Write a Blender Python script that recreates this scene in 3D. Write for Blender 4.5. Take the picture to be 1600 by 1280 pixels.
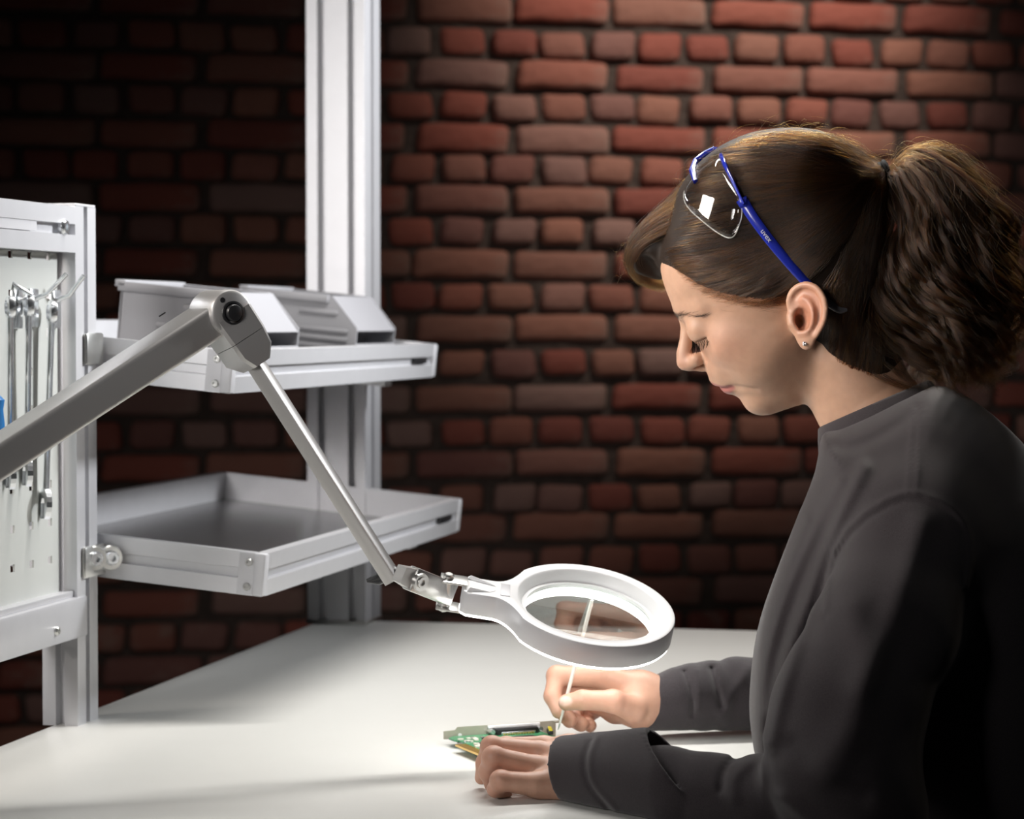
import bpy, bmesh, math, random
import numpy as np
from mathutils import Vector, Matrix

random.seed(7)
rng = np.random.default_rng(7)
for o in list(bpy.data.objects):
    bpy.data.objects.remove(o, do_unlink=True)
scene = bpy.context.scene
COL = scene.collection

# ------------------------------------------------------------------ camera, world, light, exposure
FPX = 4000.0
CAMZ = 1.20
PITCH = math.atan(135.0 / FPX)
cam_d = bpy.data.cameras.new('camera')
cam = bpy.data.objects.new('camera', cam_d)
COL.objects.link(cam)
cam.location = (0, 0, CAMZ)
cam.rotation_euler = (math.pi / 2 - PITCH, 0, 0)
cam_d.sensor_fit = 'HORIZONTAL'
cam_d.sensor_width = 36.0
cam_d.lens = 36.0 * FPX / 1600.0
cam_d.clip_start = 0.05
cam_d.clip_end = 50
cam_d.dof.use_dof = True
cam_d.dof.focus_distance = 2.46
cam_d.dof.aperture_fstop = 8.0
scene.camera = cam

scene.view_settings.view_transform = 'Standard'
scene.view_settings.look = 'None'
scene.view_settings.gamma = 1.0
scene.view_settings.use_curve_mapping = False
scene.view_settings.exposure = 0.14

world = bpy.data.worlds.new('world')
scene.world = world
world.use_nodes = True
wbg = world.node_tree.nodes['Background']
wbg.inputs[0].default_value = (0.75, 0.85, 1.0, 1)
wbg.inputs[1].default_value = 0.004

def look(o, tgt):
    d = Vector(tgt) - o.location
    o.rotation_euler = d.to_track_quat('-Z', 'Y').to_euler()

def area(name, loc, tgt, sx, sy, power, col=(1, 1, 1), spread=180):
    l = bpy.data.lights.new(name, 'AREA')
    l.shape = 'RECTANGLE'; l.size = sx; l.size_y = sy
    l.energy = power; l.color = col; l.spread = math.radians(spread)
    o = bpy.data.objects.new(name, l); COL.objects.link(o)
    o.location = loc; look(o, tgt)
    return o

def spot(name, loc, tgt, power, deg, blend=0.5, rad=0.05, col=(1, 1, 1)):
    l = bpy.data.lights.new(name, 'SPOT')
    l.energy = power; l.spot_size = math.radians(deg); l.spot_blend = blend
    l.shadow_soft_size = rad; l.color = col
    o = bpy.data.objects.new(name, l); COL.objects.link(o)
    o.location = loc; look(o, tgt)
    return o

area('bench_light', (0.15, 3.05, 2.02), (0.03, 3.02, 0.75), 0.07, 1.15, 15.0, (1.0, 0.97, 0.93), 150)
area('front_fill', (-1.60, 2.12, 1.78), (0.27, 2.52, 1.24), 0.8, 0.8, 5.6, (1.0, 0.92, 0.85), 52)
area('right_key', (2.3, 3.6, 2.4), (-0.3, 3.4, 1.62), 0.3, 0.3, 12, (0.95, 0.97, 1.0), 40)
area('room_fill', (-1.3, 0.4, 1.8), (-0.42, 2.8, 1.20), 0.7, 0.7, 3.0, (1.0, 0.96, 0.94), 44)
spot('wall_spotlight', (1.25, 4.9, 3.35), (0.56, 6.45, 2.0), 250, 40, 1.0, 0.08, (1.0, 0.90, 0.80))
spot('hair_light', (1.7, 3.6, 2.3), (0.62, 2.55, 1.18), 6.5, 24, 0.6, 0.08, (1.0, 0.85, 0.7))
# ------------------------------------------------------------------ pixel <-> world helpers (photo 1600 x 1280)
CAM = np.array([0, 0, CAMZ])
CP, SP = math.cos(PITCH), math.sin(PITCH)
FWD = np.array([0, CP, -SP]); UPV = np.array([0, SP, CP]); RGT = np.array([1.0, 0, 0])
TZ = 0.75

def ray(px, py):
    return FWD + RGT * ((px - 800) / FPX) + UPV * ((640 - py) / FPX)
def P(px, py, d):
    r = ray(px, py)
    return CAM + r * (d / r[1])
def T(px, py, z=TZ):
    r = ray(px, py)
    return CAM + r * ((z - CAMZ) / r[2])
def PL(px, py, p0, n):
    r = ray(px, py)
    return CAM + r * (np.dot(np.asarray(p0) - CAM, n) / np.dot(r, n))
def proj(p):
    q = np.asarray(p) - CAM
    z = q @ FWD
    return 800 + FPX * (q @ RGT) / z, 640 - FPX * (q @ UPV) / z

BETA = math.radians(12.5)
AV = np.array([math.sin(BETA), math.cos(BETA), 0])
BV = np.array([math.cos(BETA), -math.sin(BETA), 0])
ZV = np.array([0, 0, 1.0])
C0 = T(505, 968)
def bz(b, a, z):
    p = C0 + b * BV + a * AV
    return np.array([p[0], p[1], z])
def to_ba(p):
    q = np.asarray(p) - C0
    return float(q @ BV), float(q @ AV)

# ------------------------------------------------------------------ materials
MATS = {}
def mat(name, col, rough=0.5, metal=0.0, noise=None, bump=None, var=0.0, **kw):
    """principled material; noise=(scale, amount) varies the colour, bump=(scale, strength, distance)"""
    m = bpy.data.materials.new(name); m.use_nodes = True
    nt = m.node_tree; b = nt.nodes['Principled BSDF']
    b.inputs['Base Color'].default_value = (*col, 1)
    b.inputs['Roughness'].default_value = rough
    b.inputs['Metallic'].default_value = metal
    for k, v in kw.items():
        b.inputs[k.replace('_', ' ')].default_value = v
    tc = nt.nodes.new('ShaderNodeTexCoord')
    if noise:
        n = nt.nodes.new('ShaderNodeTexNoise'); n.inputs['Scale'].default_value = noise[0]; n.inputs['Detail'].default_value = 4
        nt.links.new(tc.outputs['Object'], n.inputs['Vector'])
        mx = nt.nodes.new('ShaderNodeMix'); mx.data_type = 'RGBA'
        a = noise[1]
        mx.inputs[6].default_value = (*[c * (1 - a) for c in col], 1)
        mx.inputs[7].default_value = (*[min(1, c * (1 + a)) for c in col], 1)
        nt.links.new(n.outputs['Fac'], mx.inputs[0]); nt.links.new(mx.outputs[2], b.inputs['Base Color'])
    if bump:
        n2 = nt.nodes.new('ShaderNodeTexNoise'); n2.inputs['Scale'].default_value = bump[0]; n2.inputs['Detail'].default_value = 3
        nt.links.new(tc.outputs['Object'], n2.inputs['Vector'])
        bp = nt.nodes.new('ShaderNodeBump'); bp.inputs['Strength'].default_value = bump[1]; bp.inputs['Distance'].default_value = bump[2]
        nt.links.new(n2.outputs['Fac'], bp.inputs['Height']); nt.links.new(bp.outputs['Normal'], b.inputs['Normal'])
    MATS[name] = m
    return m

M_ALU = mat('anodised aluminium', (0.66, 0.66, 0.68), 0.42, 0.65, noise=(40, 0.04))
M_ALU_LAMP = mat('satin silver arm', (0.50, 0.49, 0.48), 0.38, 0.75, bump=(900, 0.08, 0.0005))
M_CHROME = mat('chromed steel', (0.78, 0.80, 0.82), 0.27, 0.95)
M_STEEL = mat('zinc plated steel', (0.62, 0.62, 0.60), 0.3, 0.95, noise=(60, 0.1))
M_TABLE = mat('pale laminate', (0.69, 0.69, 0.66), 0.38, 0.0, noise=(14, 0.02))
M_TABLE_EDGE = mat('grey edge band', (0.35, 0.35, 0.35), 0.5)
M_PANEL = mat('light grey powder coat', (0.42, 0.43, 0.41), 0.5, 0.0)
M_BLACK = mat('black plastic', (0.012, 0.012, 0.013), 0.35)
M_DARK = mat('dark slot', (0.03, 0.03, 0.03), 0.7)
M_SLOT = mat('grey slot cover', (0.50, 0.50, 0.52), 0.5, 0.2)
M_BIN = mat('grey plastic', (0.27, 0.27, 0.285), 0.42)
M_LABEL = mat('white paper label', (0.85, 0.85, 0.85), 0.6)
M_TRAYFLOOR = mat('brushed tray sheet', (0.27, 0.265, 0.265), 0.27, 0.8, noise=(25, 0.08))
M_LAMPBODY = mat('silver grey lamp housing', (0.62, 0.62, 0.64), 0.42, 0.25)
M_LAMPTOP = mat('white lamp cover', (0.86, 0.87, 0.88), 0.38)
M_BLUE = mat('blue plastic handle', (0.02, 0.16, 0.42), 0.35)
M_MORTAR = mat('dark mortar', (0.062, 0.043, 0.035), 0.95, 0.0, noise=(30, 0.5), bump=(60, 0.8, 0.01))
M_FLOOR = mat('dark concrete', (0.05, 0.045, 0.042), 0.8, 0.0, noise=(5, 0.3))

# ------------------------------------------------------------------ mesh builder
class MB:
    def __init__(self):
        self.v = []; self.f = []
    def add(self, verts, faces):
        o = len(self.v)
        self.v += [tuple(float(c) for c in p) for p in verts]
        self.f += [tuple(i + o for i in fc) for fc in faces]
        return self
    def frame(self, verts, o, X, Y, Z):
        o, X, Y, Z = map(np.asarray, (o, X, Y, Z))
        return [o + X * p[0] + Y * p[1] + Z * p[2] for p in verts]
    def box(self, o, X, Y, Z, x0, x1, y0, y1, z0, z1):
        vs = [(x, y, z) for z in (z0, z1) for y in (y0, y1) for x in (x0, x1)]
        return self.add(self.frame(vs, o, X, Y, Z), [(0, 2, 3, 1), (4, 5, 7, 6), (0, 1, 5, 4), (2, 6, 7, 3), (0, 4, 6, 2), (1, 3, 7, 5)])
    def bbox(self, o, X, Y, Z, x0, x1, y0, y1, z0, z1, bev, seg=2):
        bm = bmesh.new()
        vs = [bm.verts.new((x, y, z)) for z in (z0, z1) for y in (y0, y1) for x in (x0, x1)]
        for fc in [(0, 2, 3, 1), (4, 5, 7, 6), (0, 1, 5, 4), (2, 6, 7, 3), (0, 4, 6, 2), (1, 3, 7, 5)]:
            bm.faces.new([vs[i] for i in fc])
        bmesh.ops.bevel(bm, geom=bm.edges[:], offset=bev, segments=seg, profile=0.5, affect='EDGES')
        bm.verts.index_update()
        self.add(self.frame([v.co[:] for v in bm.verts], o, X, Y, Z), [[v.index for v in f.verts] for f in bm.faces])
        bm.free()
        return self
    def prism(self, poly, o, X, Y, Z, z0, z1):
        """poly: list of (x,y), extruded along Z"""
        n = len(poly)
        vs = [(x, y, z0) for x, y in poly] + [(x, y, z1) for x, y in poly]
        fs = [tuple(range(n))[::-1], tuple(range(n, 2 * n))] + [(i, (i + 1) % n, n + (i + 1) % n, n + i) for i in range(n)]
        return self.add(self.frame(vs, o, X, Y, Z), fs)
    def loft(self, rings, closed=True, cap=True):
        n = len(rings[0]); o = len(self.v)
        for r in rings:
            self.v += [tuple(float(c) for c in p) for p in r]
        for k in range(len(rings) - 1):
            for i in range(n if closed else n - 1):
                j = (i + 1) % n
                self.f.append((o + k * n + i, o + k * n + j, o + (k + 1) * n + j, o + (k + 1) * n + i))
        if cap and closed:
            self.f.append(tuple(o + i for i in range(n))[::-1])
            self.f.append(tuple(o + (len(rings) - 1) * n + i for i in range(n)))
        return self
    def lathe(self, prof, o, X, Y, Z, n=32, cap=True):
        """prof: list of (r, z) around Z"""
        o, X, Y, Z = map(np.asarray, (o, X, Y, Z))
        rings = []
        for r, z in prof:
            rings.append([o + X * (r * math.cos(2 * math.pi * i / n)) + Y * (r * math.sin(2 * math.pi * i / n)) + Z * z for i in range(n)])
        return self.loft(rings, True, cap)
    def torus_prof(self, prof, o, X, Y, Z, n=64):
        """closed (r,z) section swept fully round"""
        o, X, Y, Z = map(np.asarray, (o, X, Y, Z))
        m = len(prof); base = len(self.v)
        for i in range(n):
            c, s = math.cos(2 * math.pi * i / n), math.sin(2 * math.pi * i / n)
            for r, z in prof:
                p = o + X * (r * c) + Y * (r * s) + Z * z
                self.v.append(tuple(float(q) for q in p))
        for i in range(n):
            for k in range(m):
                self.f.append((base + i * m + k, base + ((i + 1) % n) * m + k, base + ((i + 1) % n) * m + (k + 1) % m, base + i * m + (k + 1) % m))
        return self
    def tube(self, pts, r, n=10):
        pts = [np.asarray(p, float) for p in pts]
        if not hasattr(r, '__len__'):
            r = [r] * len(pts)
        rings = []
        t0 = pts[1] - pts[0]; t0 /= np.linalg.norm(t0)
        nrm = np.cross(t0, [0.3, 0.1, 0.95]); nrm /= np.linalg.norm(nrm)
        for i, p in enumerate(pts):
            a = pts[max(0, i - 1)]; b = pts[min(len(pts) - 1, i + 1)]
            t = (b - a) / np.linalg.norm(b - a)
            nrm = nrm - t * (nrm @ t); nrm /= np.linalg.norm(nrm)
            bn = np.cross(t, nrm)
            rings.append([p + r[i] * (nrm * math.cos(2 * math.pi * k / n) + bn * math.sin(2 * math.pi * k / n)) for k in range(n)])
        return self.loft(rings)
    def mesh(self, name, off=(0, 0, 0)):
        me = bpy.data.meshes.new(name)
        off = np.asarray(off)
        me.from_pydata([tuple(np.asarray(p) - off) for p in self.v], [], self.f)
        bm = bmesh.new(); bm.from_mesh(me)
        bmesh.ops.recalc_face_normals(bm, faces=bm.faces[:])
        bm.to_mesh(me); bm.free()
        return me

def axes(z, hint=(0, 0, 1)):
    z = np.asarray(z, float); z = z / np.linalg.norm(z)
    x = np.cross(hint, z)
    if np.linalg.norm(x) < 1e-4:
        x = np.cross((0, 1, 0), z)
    x /= np.linalg.norm(x)
    return x, np.cross(z, x), z

def smooth(o, ang=35):
    for p in o.data.polygons:
        p.use_smooth = True
    try:
        o.data.set_sharp_from_angle(angle=math.radians(ang))
    except Exception:
        pass

class Thing:
    def __init__(self, name, label, cat, loc, group=None, kind=None):
        o = bpy.data.objects.new(name, None); COL.objects.link(o)
        o.location = [float(c) for c in loc]; o.empty_display_size = 0.05
        o['label'] = label
        o['category'] = cat
        if group: o['group'] = group
        if kind: o['kind'] = kind
        self.o = o; self.loc = np.asarray(loc, float)
    def part(self, name, mb, m, parent=None, label=None, sm=35):
        me = mb.mesh(name, self.loc)
        o = bpy.data.objects.new(name, me); COL.objects.link(o)
        o.parent = parent or self.o
        me.materials.append(m)
        if sm: smooth(o, sm)
        if label: o['label'] = label
        return o

def struct(name, mb, m, loc=(0, 0, 0)):
    me = mb.mesh(name, loc)
    o = bpy.data.objects.new(name, me); COL.objects.link(o); o.location = loc
    me.materials.append(m); o['kind'] = 'structure'
    return o

def slot_profile(w, h, gx, gy, ow=0.008, dep=0.010):
    """outline of a w x h extrusion (centred) with slots at fractions gx on the two x-running sides and gy on the others"""
    pts = []
    def side(p0, d, nrm, length, fr):
        out = [p0]
        for f in fr:
            c = p0 + d * (length * f)
            a = c - d * ow / 2; b = c + d * ow / 2
            ain = a + nrm * dep; bin_ = b + nrm * dep
            out += [a, ain, bin_, b]
        return out
    X = np.array([1., 0]); Y = np.array([0, 1.])
    pts += side(np.array([-w / 2, -h / 2]), X, Y, w, gx)
    pts += side(np.array([w / 2, -h / 2]), Y, -X, h, gy)
    pts += side(np.array([w / 2, h / 2]), -X, -Y, w, gx)
    pts += side(np.array([-w / 2, h / 2]), -Y, X, h, gy)
    return [tuple(p) for p in pts]
# ------------------------------------------------------------------ floor and brick wall
struct('floor', MB().box((0, 0, 0), RGT, (0, 1, 0), ZV, -6, 6, -1, 8.5, -0.1, 0), M_FLOOR)

PSI = math.radians(12)
WD = np.array([math.cos(PSI), math.sin(PSI), 0]); WN = np.array([math.sin(PSI), -math.cos(PSI), 0])
W0 = P(800, 505, 6.4)
W0 = np.array([W0[0], W0[1], 0.0])
wall = struct('wall_back', MB().box(W0, WD, ZV, -WN, -4.2, 4.2, 0, 3.3, 0.014, 0.25), M_MORTAR, tuple(W0))

def brick_mat():
    m = bpy.data.materials.new('old red brick'); m.use_nodes = True
    nt = m.node_tree; N = nt.nodes; L = nt.links; b = N['Principled BSDF']
    b.inputs['Roughness'].default_value = 0.85
    oi = N.new('ShaderNodeObjectInfo'); ge = N.new('ShaderNodeNewGeometry')
    ad = N.new('ShaderNodeMath'); ad.operation = 'ADD'
    L.new(oi.outputs['Random'], ad.inputs[0]); L.new(ge.outputs['Random Per Island'], ad.inputs[1])
    fr = N.new('ShaderNodeMath'); fr.operation = 'FRACT'; L.new(ad.outputs[0], fr.inputs[0])
    cr = N.new('ShaderNodeValToRGB'); L.new(fr.outputs[0], cr.inputs[0])
    el = cr.color_ramp.elements
    el[0].position = 0; el[0].color = (0.20, 0.055, 0.040, 1)
    el[1].position = 1; el[1].color = (0.28, 0.092, 0.062, 1)
    for p, c in ((0.2, (0.28, 0.075, 0.050, 1)), (0.4, (0.24, 0.105, 0.075, 1)), (0.58, (0.30, 0.125, 0.085, 1)), (0.75, (0.19, 0.072, 0.058, 1)), (0.9, (0.25, 0.15, 0.125, 1))):
        e = el.new(p); e.color = c
    tc = N.new('ShaderNodeTexCoord')
    n = N.new('ShaderNodeTexNoise'); n.inputs['Scale'].default_value = 13; n.inputs['Detail'].default_value = 6
    L.new(tc.outputs['Object'], n.inputs['Vector'])
    mx = N.new('ShaderNodeMix'); mx.data_type = 'RGBA'; mx.blend_type = 'MIX'
    r2 = N.new('ShaderNodeValToRGB'); r2.color_ramp.elements[0].position = 0.52; r2.color_ramp.elements[1].position = 0.75
    L.new(n.outputs['Fac'], r2.inputs[0])
    sc = N.new('ShaderNodeMath'); sc.operation = 'MULTIPLY'; sc.inputs[1].default_value = 0.75
    L.new(r2.outputs[0], sc.inputs[0]); L.new(sc.outputs[0], mx.inputs[0])
    L.new(cr.outputs[0], mx.inputs[6]); mx.inputs[7].default_value = (0.30, 0.21, 0.17, 1)
    L.new(mx.outputs[2], b.inputs['Base Color'])
    n2 = N.new('ShaderNodeTexNoise'); n2.inputs['Scale'].default_value = 35; n2.inputs['Detail'].default_value = 5
    L.new(tc.outputs['Object'], n2.inputs['Vector'])
    bp = N.new('ShaderNodeBump'); bp.inputs['Strength'].default_value = 0.7; bp.inputs['Distance'].default_value = 0.008
    L.new(n2.outputs['Fac'], bp.inputs['Height']); L.new(bp.outputs['Normal'], b.inputs['Normal'])
    return m
M_BRICK = brick_mat()

def brick_mesh(seed, L_, H_, D_=0.06):
    r = np.random.default_rng(seed)
    bm = bmesh.new()
    bmesh.ops.create_cube(bm, size=1)
    for v in bm.verts:
        v.co.x *= L_; v.co.y *= H_; v.co.z *= D_
    ed = [e for e in bm.edges if abs(e.verts[0].co.x - e.verts[1].co.x) > L_ * 0.5]
    bmesh.ops.subdivide_edges(bm, edges=ed, cuts=3, use_grid_fill=True)
    front = [e for e in bm.edges if all(v.co.z > 0 for v in e.verts)]
    cor = [e for e in bm.edges if e.calc_face_angle(0) > 1.0 and not all(v.co.z < 0 for v in e.verts)]
    bmesh.ops.bevel(bm, geom=cor, offset=0.016, segments=2, profile=0.5, affect='EDGES', clamp_overlap=True)
    ph = r.random(6) * 6.28
    for v in bm.verts:
        x, y, z = v.co
        v.co.x += 0.003 * math.sin(48 * y + ph[0]) + 0.002 * math.sin(90 * z + ph[3])
        v.co.y += 0.0016 * math.sin(18 * x + ph[1]) + 0.001 * math.sin(55 * x + ph[2])
        v.co.z += 0.003 * math.sin(25 * x + ph[4]) * math.cos(30 * y + ph[5])
    me = bpy.data.meshes.new('brick'); bm.to_mesh(me); bm.free()
    me.materials.append(M_BRICK)
    for p in me.polygons: p.use_smooth = True
    return me

ROWY = [16, 70, 119, 168, 217, 266, 314, 363, 414, 465, 514, 567, 622, 675, 725, 780, 825, 880, 932, 985]
rowz = [CAMZ + (505 - y) / 4000 * 6.4 for y in ROWY]
while rowz[0] < 3.2: rowz.insert(0, rowz[0] + 0.081)
while rowz[-1] > 0.1: rowz.append(rowz[-1] - 0.081)
i16 = min(range(len(rowz)), key=lambda i: abs(rowz[i] - (CAMZ + (505 - 16) / 4000 * 6.4)))
stretch_meshes = [brick_mesh(100 + i, 0.241, 0.069) for i in range(5)]
head_meshes = [brick_mesh(200 + i, 0.1135, 0.069) for i in range(6)]
cands = []
for ri, z in enumerate(rowz):
    st = (ri - i16) % 2 == 0
    pitch = 0.2555 if st else 0.1278
    off = 0.0016 + pitch / 2 if st else -0.061 + pitch / 2
    for k in range(int(-4.0 / pitch), int(4.0 / pitch)):
        s = off + k * pitch + random.uniform(-0.006, 0.006)
        zz = z + random.uniform(-0.0025, 0.0025)
        c = W0 + WD * s + ZV * zz
        x, y = proj(c)
        vis = -90 < x < 1690 and -40 < y < 1010
        hid = (x > 1240 and y > 300) or (x > 1560 and y > 220) or (x < 130 and y > 340) or (y > 960) or (480 < x < 585) or (x < 470 and 560 > y > 470) or (160 < x < 700 and 540 < y < 600) or (170 < x < 700 and 800 < y < 860)
        cands.append((vis and not hid, vis, -abs(x - 800) * 0.6 - abs(y - 420) , st, s, zz))
cands.sort(key=lambda t: (t[0], t[1], t[2]), reverse=True)
rest = MB()
nb = 0
for ci, (a_, b_, _, st, s, zz) in enumerate(cands):
    me = random.choice(stretch_meshes if st else head_meshes)
    depth = random.uniform(-0.028, -0.014)
    rot = random.uniform(-0.006, 0.006); tip = random.uniform(-0.05, 0.05)
    M = Matrix((( WD[0], 0, WN[0]), (WD[1], 0, WN[1]), (0, 1, 0))).to_4x4() @ Matrix.Rotation(rot, 4, 'Z') @ Matrix.Rotation(tip, 4, 'X')
    p = WD * s + ZV * zz + WN * depth
    if ci < 300:
        o = bpy.data.objects.new('brick', me); COL.objects.link(o)
        o.parent = wall
        M.translation = Vector(p); o.matrix_local = M
        o.scale = (random.uniform(0.94, 1.02), random.uniform(0.92, 1.04), 1)
    elif b_ or ci < 1500:
        M.translation = Vector(W0 + p)
        rest.add([(M @ v.co)[:] for v in me.vertices], [tuple(q.vertices) for q in me.polygons])
ro = bpy.data.meshes.new('bricks')
ro.from_pydata([tuple(np.asarray(p) - W0) for p in rest.v], [], rest.f)
for p in ro.polygons: p.use_smooth = True
ro.materials.append(M_BRICK)
oo = bpy.data.objects.new('outer_bricks', ro); COL.objects.link(oo); oo.parent = wall; oo['kind'] = 'stuff'
# ------------------------------------------------------------------ workbench
TW, TL = 0.80, 1.75
wb = Thing('workbench', 'long pale grey workbench top filling the lower half, with aluminium legs', 'workbench', bz(TW / 2, -TL / 2, 0))
wb.part('tabletop', MB().bbox(C0 * [1, 1, 0], BV, AV, ZV, 0, TW, -TL, 0, TZ - 0.028, TZ, 0.002), M_TABLE)
fr = MB()
for b0, b1, a0, a1 in ((0.07, 0.11, -TL + 0.05, -0.05), (TW - 0.11, TW - 0.07, -TL + 0.05, -0.05), (0.11, TW - 0.11, -0.12, -0.08), (0.11, TW - 0.11, -TL + 0.08, -TL + 0.12)):
    fr.bbox(C0 * [1, 1, 0], BV, AV, ZV, b0, b1, a0, a1, TZ - 0.075, TZ - 0.029, 0.002)
wb.part('frame', fr, M_ALU)
for b in (0.09, TW - 0.09):
    for a in (-0.1, -TL + 0.1):
        lg = wb.part('leg', MB().prism(slot_profile(0.045, 0.045, [0.5], [0.5]), bz(b, a, 0), BV, AV, ZV, 0.03, TZ - 0.075), M_ALU, sm=0)
        wb.part('foot', MB().lathe([(0.03, 0), (0.03, 0.008), (0.012, 0.012), (0.010, 0.032)], bz(b, a, 0), BV, AV, ZV, 20), M_BLACK, parent=lg)

# ------------------------------------------------------------------ tall post on the far left corner
pc = to_ba(T(571, 977))
PW, PD = 0.090, 0.086
tp = Thing('aluminium_post', 'tall slotted aluminium post rising from the far end of the bench out of the picture', 'post', bz(pc[0] - PW / 2, pc[1] + PD / 2, TZ))
tp.part('profile', MB().prism(slot_profile(PW, PD, [0.26, 0.78], [0.5], 0.0125, 0.024), bz(pc[0] - PW / 2, pc[1] + PD / 2, 0), BV, AV, ZV, TZ + 0.006, 2.75), M_ALU, sm=0)
tp.part('base_plate', MB().bbox(bz(pc[0] - PW / 2, pc[1] + PD / 2, 0), BV, AV, ZV, -PW / 2 - .002, PW / 2 + .002, -PD / 2 - .002, PD / 2 + .002, TZ, TZ + 0.006, 0.001), M_STEEL)

# ------------------------------------------------------------------ perforated panel in its frame
qc = to_ba(T(122, 1135))
NB, NA = 0.042, 0.060          # post section
FB = qc[0]                     # plane of the faces that look at the operator
PA0 = qc[1]; PA1 = PA0 + NA
PN = BV
face0 = bz(FB, PA0, 0)
def facez(px, py, db=0.0):
    """(a, z) of a pixel on the plane b = FB + db"""
    p = PL(px, py, bz(FB + db, PA0, 0), BV)
    return to_ba(p)[1], float(p[2])
ztop = facez(130, 323)[1]
zb0 = facez(142, 991)[1]
pf = Thing('pegboard', 'perforated light grey tool panel held in an aluminium frame on the bench edge', 'pegboard', bz(FB - NB / 2, PA0, TZ))
o2 = bz(FB - NB / 2, PA0 + NA / 2, 0)
LEN = 0.95
pf.part('post', MB().prism(slot_profile(NB, NA, [0.5], [0.5], 0.011, 0.016), o2, BV, AV, ZV, TZ, ztop), M_ALU, sm=0)
pf.part('post_cap', MB().bbox(o2, BV, AV, ZV, -NB / 2, NB / 2, -NA / 2, NA / 2, ztop, ztop + 0.003, 0.001), M_SLOT)
o3 = bz(FB - NB / 2, PA0 - LEN - NA / 2, 0)
pf.part('post', MB().prism(slot_profile(NB, NA, [0.5], [0.5], 0.010, 0.011), o3, BV, AV, ZV, TZ, ztop), M_ALU, sm=0)
RH = 0.052
def rail(z0, z1, open_from=None):
    c = bz(FB - NB / 2, PA0 - LEN, (z0 + z1) / 2)
    return MB().prism(slot_profile(NB, z1 - z0, [0.5], [0.5], 0.012, 0.008), c, BV, ZV, AV, 0, LEN)
tr = pf.part('top_rail', rail(ztop - RH, ztop - 0.001), M_ALU, sm=0)
pf.part('slot_cover', MB().box(bz(FB, PA0, (2 * ztop - RH) / 2), BV, AV, ZV, -0.004, -0.001, -LEN, -0.105, -0.0055, 0.0055), M_SLOT, parent=tr, sm=0)
def screw(c, n, r=0.006):
    x, y, z = axes(n)
    return MB().lathe([(r * .3, 0), (r, 0), (r, r * .45), (r * .8, r * .75), (r * .42, r * .75), (r * .4, r * .3), (0.0001, r * .3)], c, x, y, z, 20)
a_, z_ = facez(100, 355)
pf.part('screw', screw(bz(FB - 0.003, a_, z_), BV, 0.009), M_CHROME, parent=tr)
BRH = 0.046
br = pf.part('bottom_rail', MB().bbox(bz(FB - NB / 2, PA0, zb0), BV, AV, ZV, -NB / 2, NB / 2 + 0.002, -LEN, NA * 0.45, 0, BRH, 0.003), M_ALU)
a_, z_ = facez(85, 986)
pf.part('screw', screw(bz(FB + 0.002, a_, z_), BV, 0.005), M_STEEL, parent=br)
# inner ledge
pf.part('ledge', MB().bbox(bz(FB, PA0, zb0 + BRH), BV, AV, ZV, -0.022, -0.004, -LEN, -0.002, 0, 0.007, 0.001), M_ALU)
# sheet with real holes
PB = FB - 0.019
def panelaz(px, py):
    p = PL(px, py, bz(PB, PA0, 0), BV)
    return to_ba(p)[1], float(p[2])
hx = sorted([panelaz(x, 700)[0] for x in (17, 47, 76)])
pitch_a = (hx[2] - hx[0]) / 2
hz = [panelaz(47, y)[1] for y in (399, 460, 520, 581, 640, 701, 761, 822, 882, 942)]
ha = []
a = hx[2]
while a > PA0 - LEN + 0.05:
    ha.append(a); a -= pitch_a
ha.sort(); hz.sort()
a_edges = [PA0 - LEN + 0.002]
for a in ha: a_edges += [a - 0.0055, a + 0.0055]
a_edges.append(PA0 - 0.008)
z_edges = [zb0 + BRH + 0.006]
for z in hz: z_edges += [z - 0.0042, z + 0.0042]
z_edges.append(ztop - RH - 0.001)
pm = MB()
na, nz = len(a_edges), len(z_edges)
vs = [bz(PB, a, z) for z in z_edges for a in a_edges]
fs = []
for j in range(nz - 1):
    for i in range(na - 1):
        if i % 2 == 1 and j % 2 == 1: continue
        fs.append((j * na + i, j * na + i + 1, (j + 1) * na + i + 1, (j + 1) * na + i))
pm.add(vs, fs)
sheet = pf.part('perforated_sheet', pm, M_PANEL, sm=0)
md = sheet.modifiers.new('thickness', 'SOLIDIFY'); md.thickness = 0.002; md.offset = 0

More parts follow.
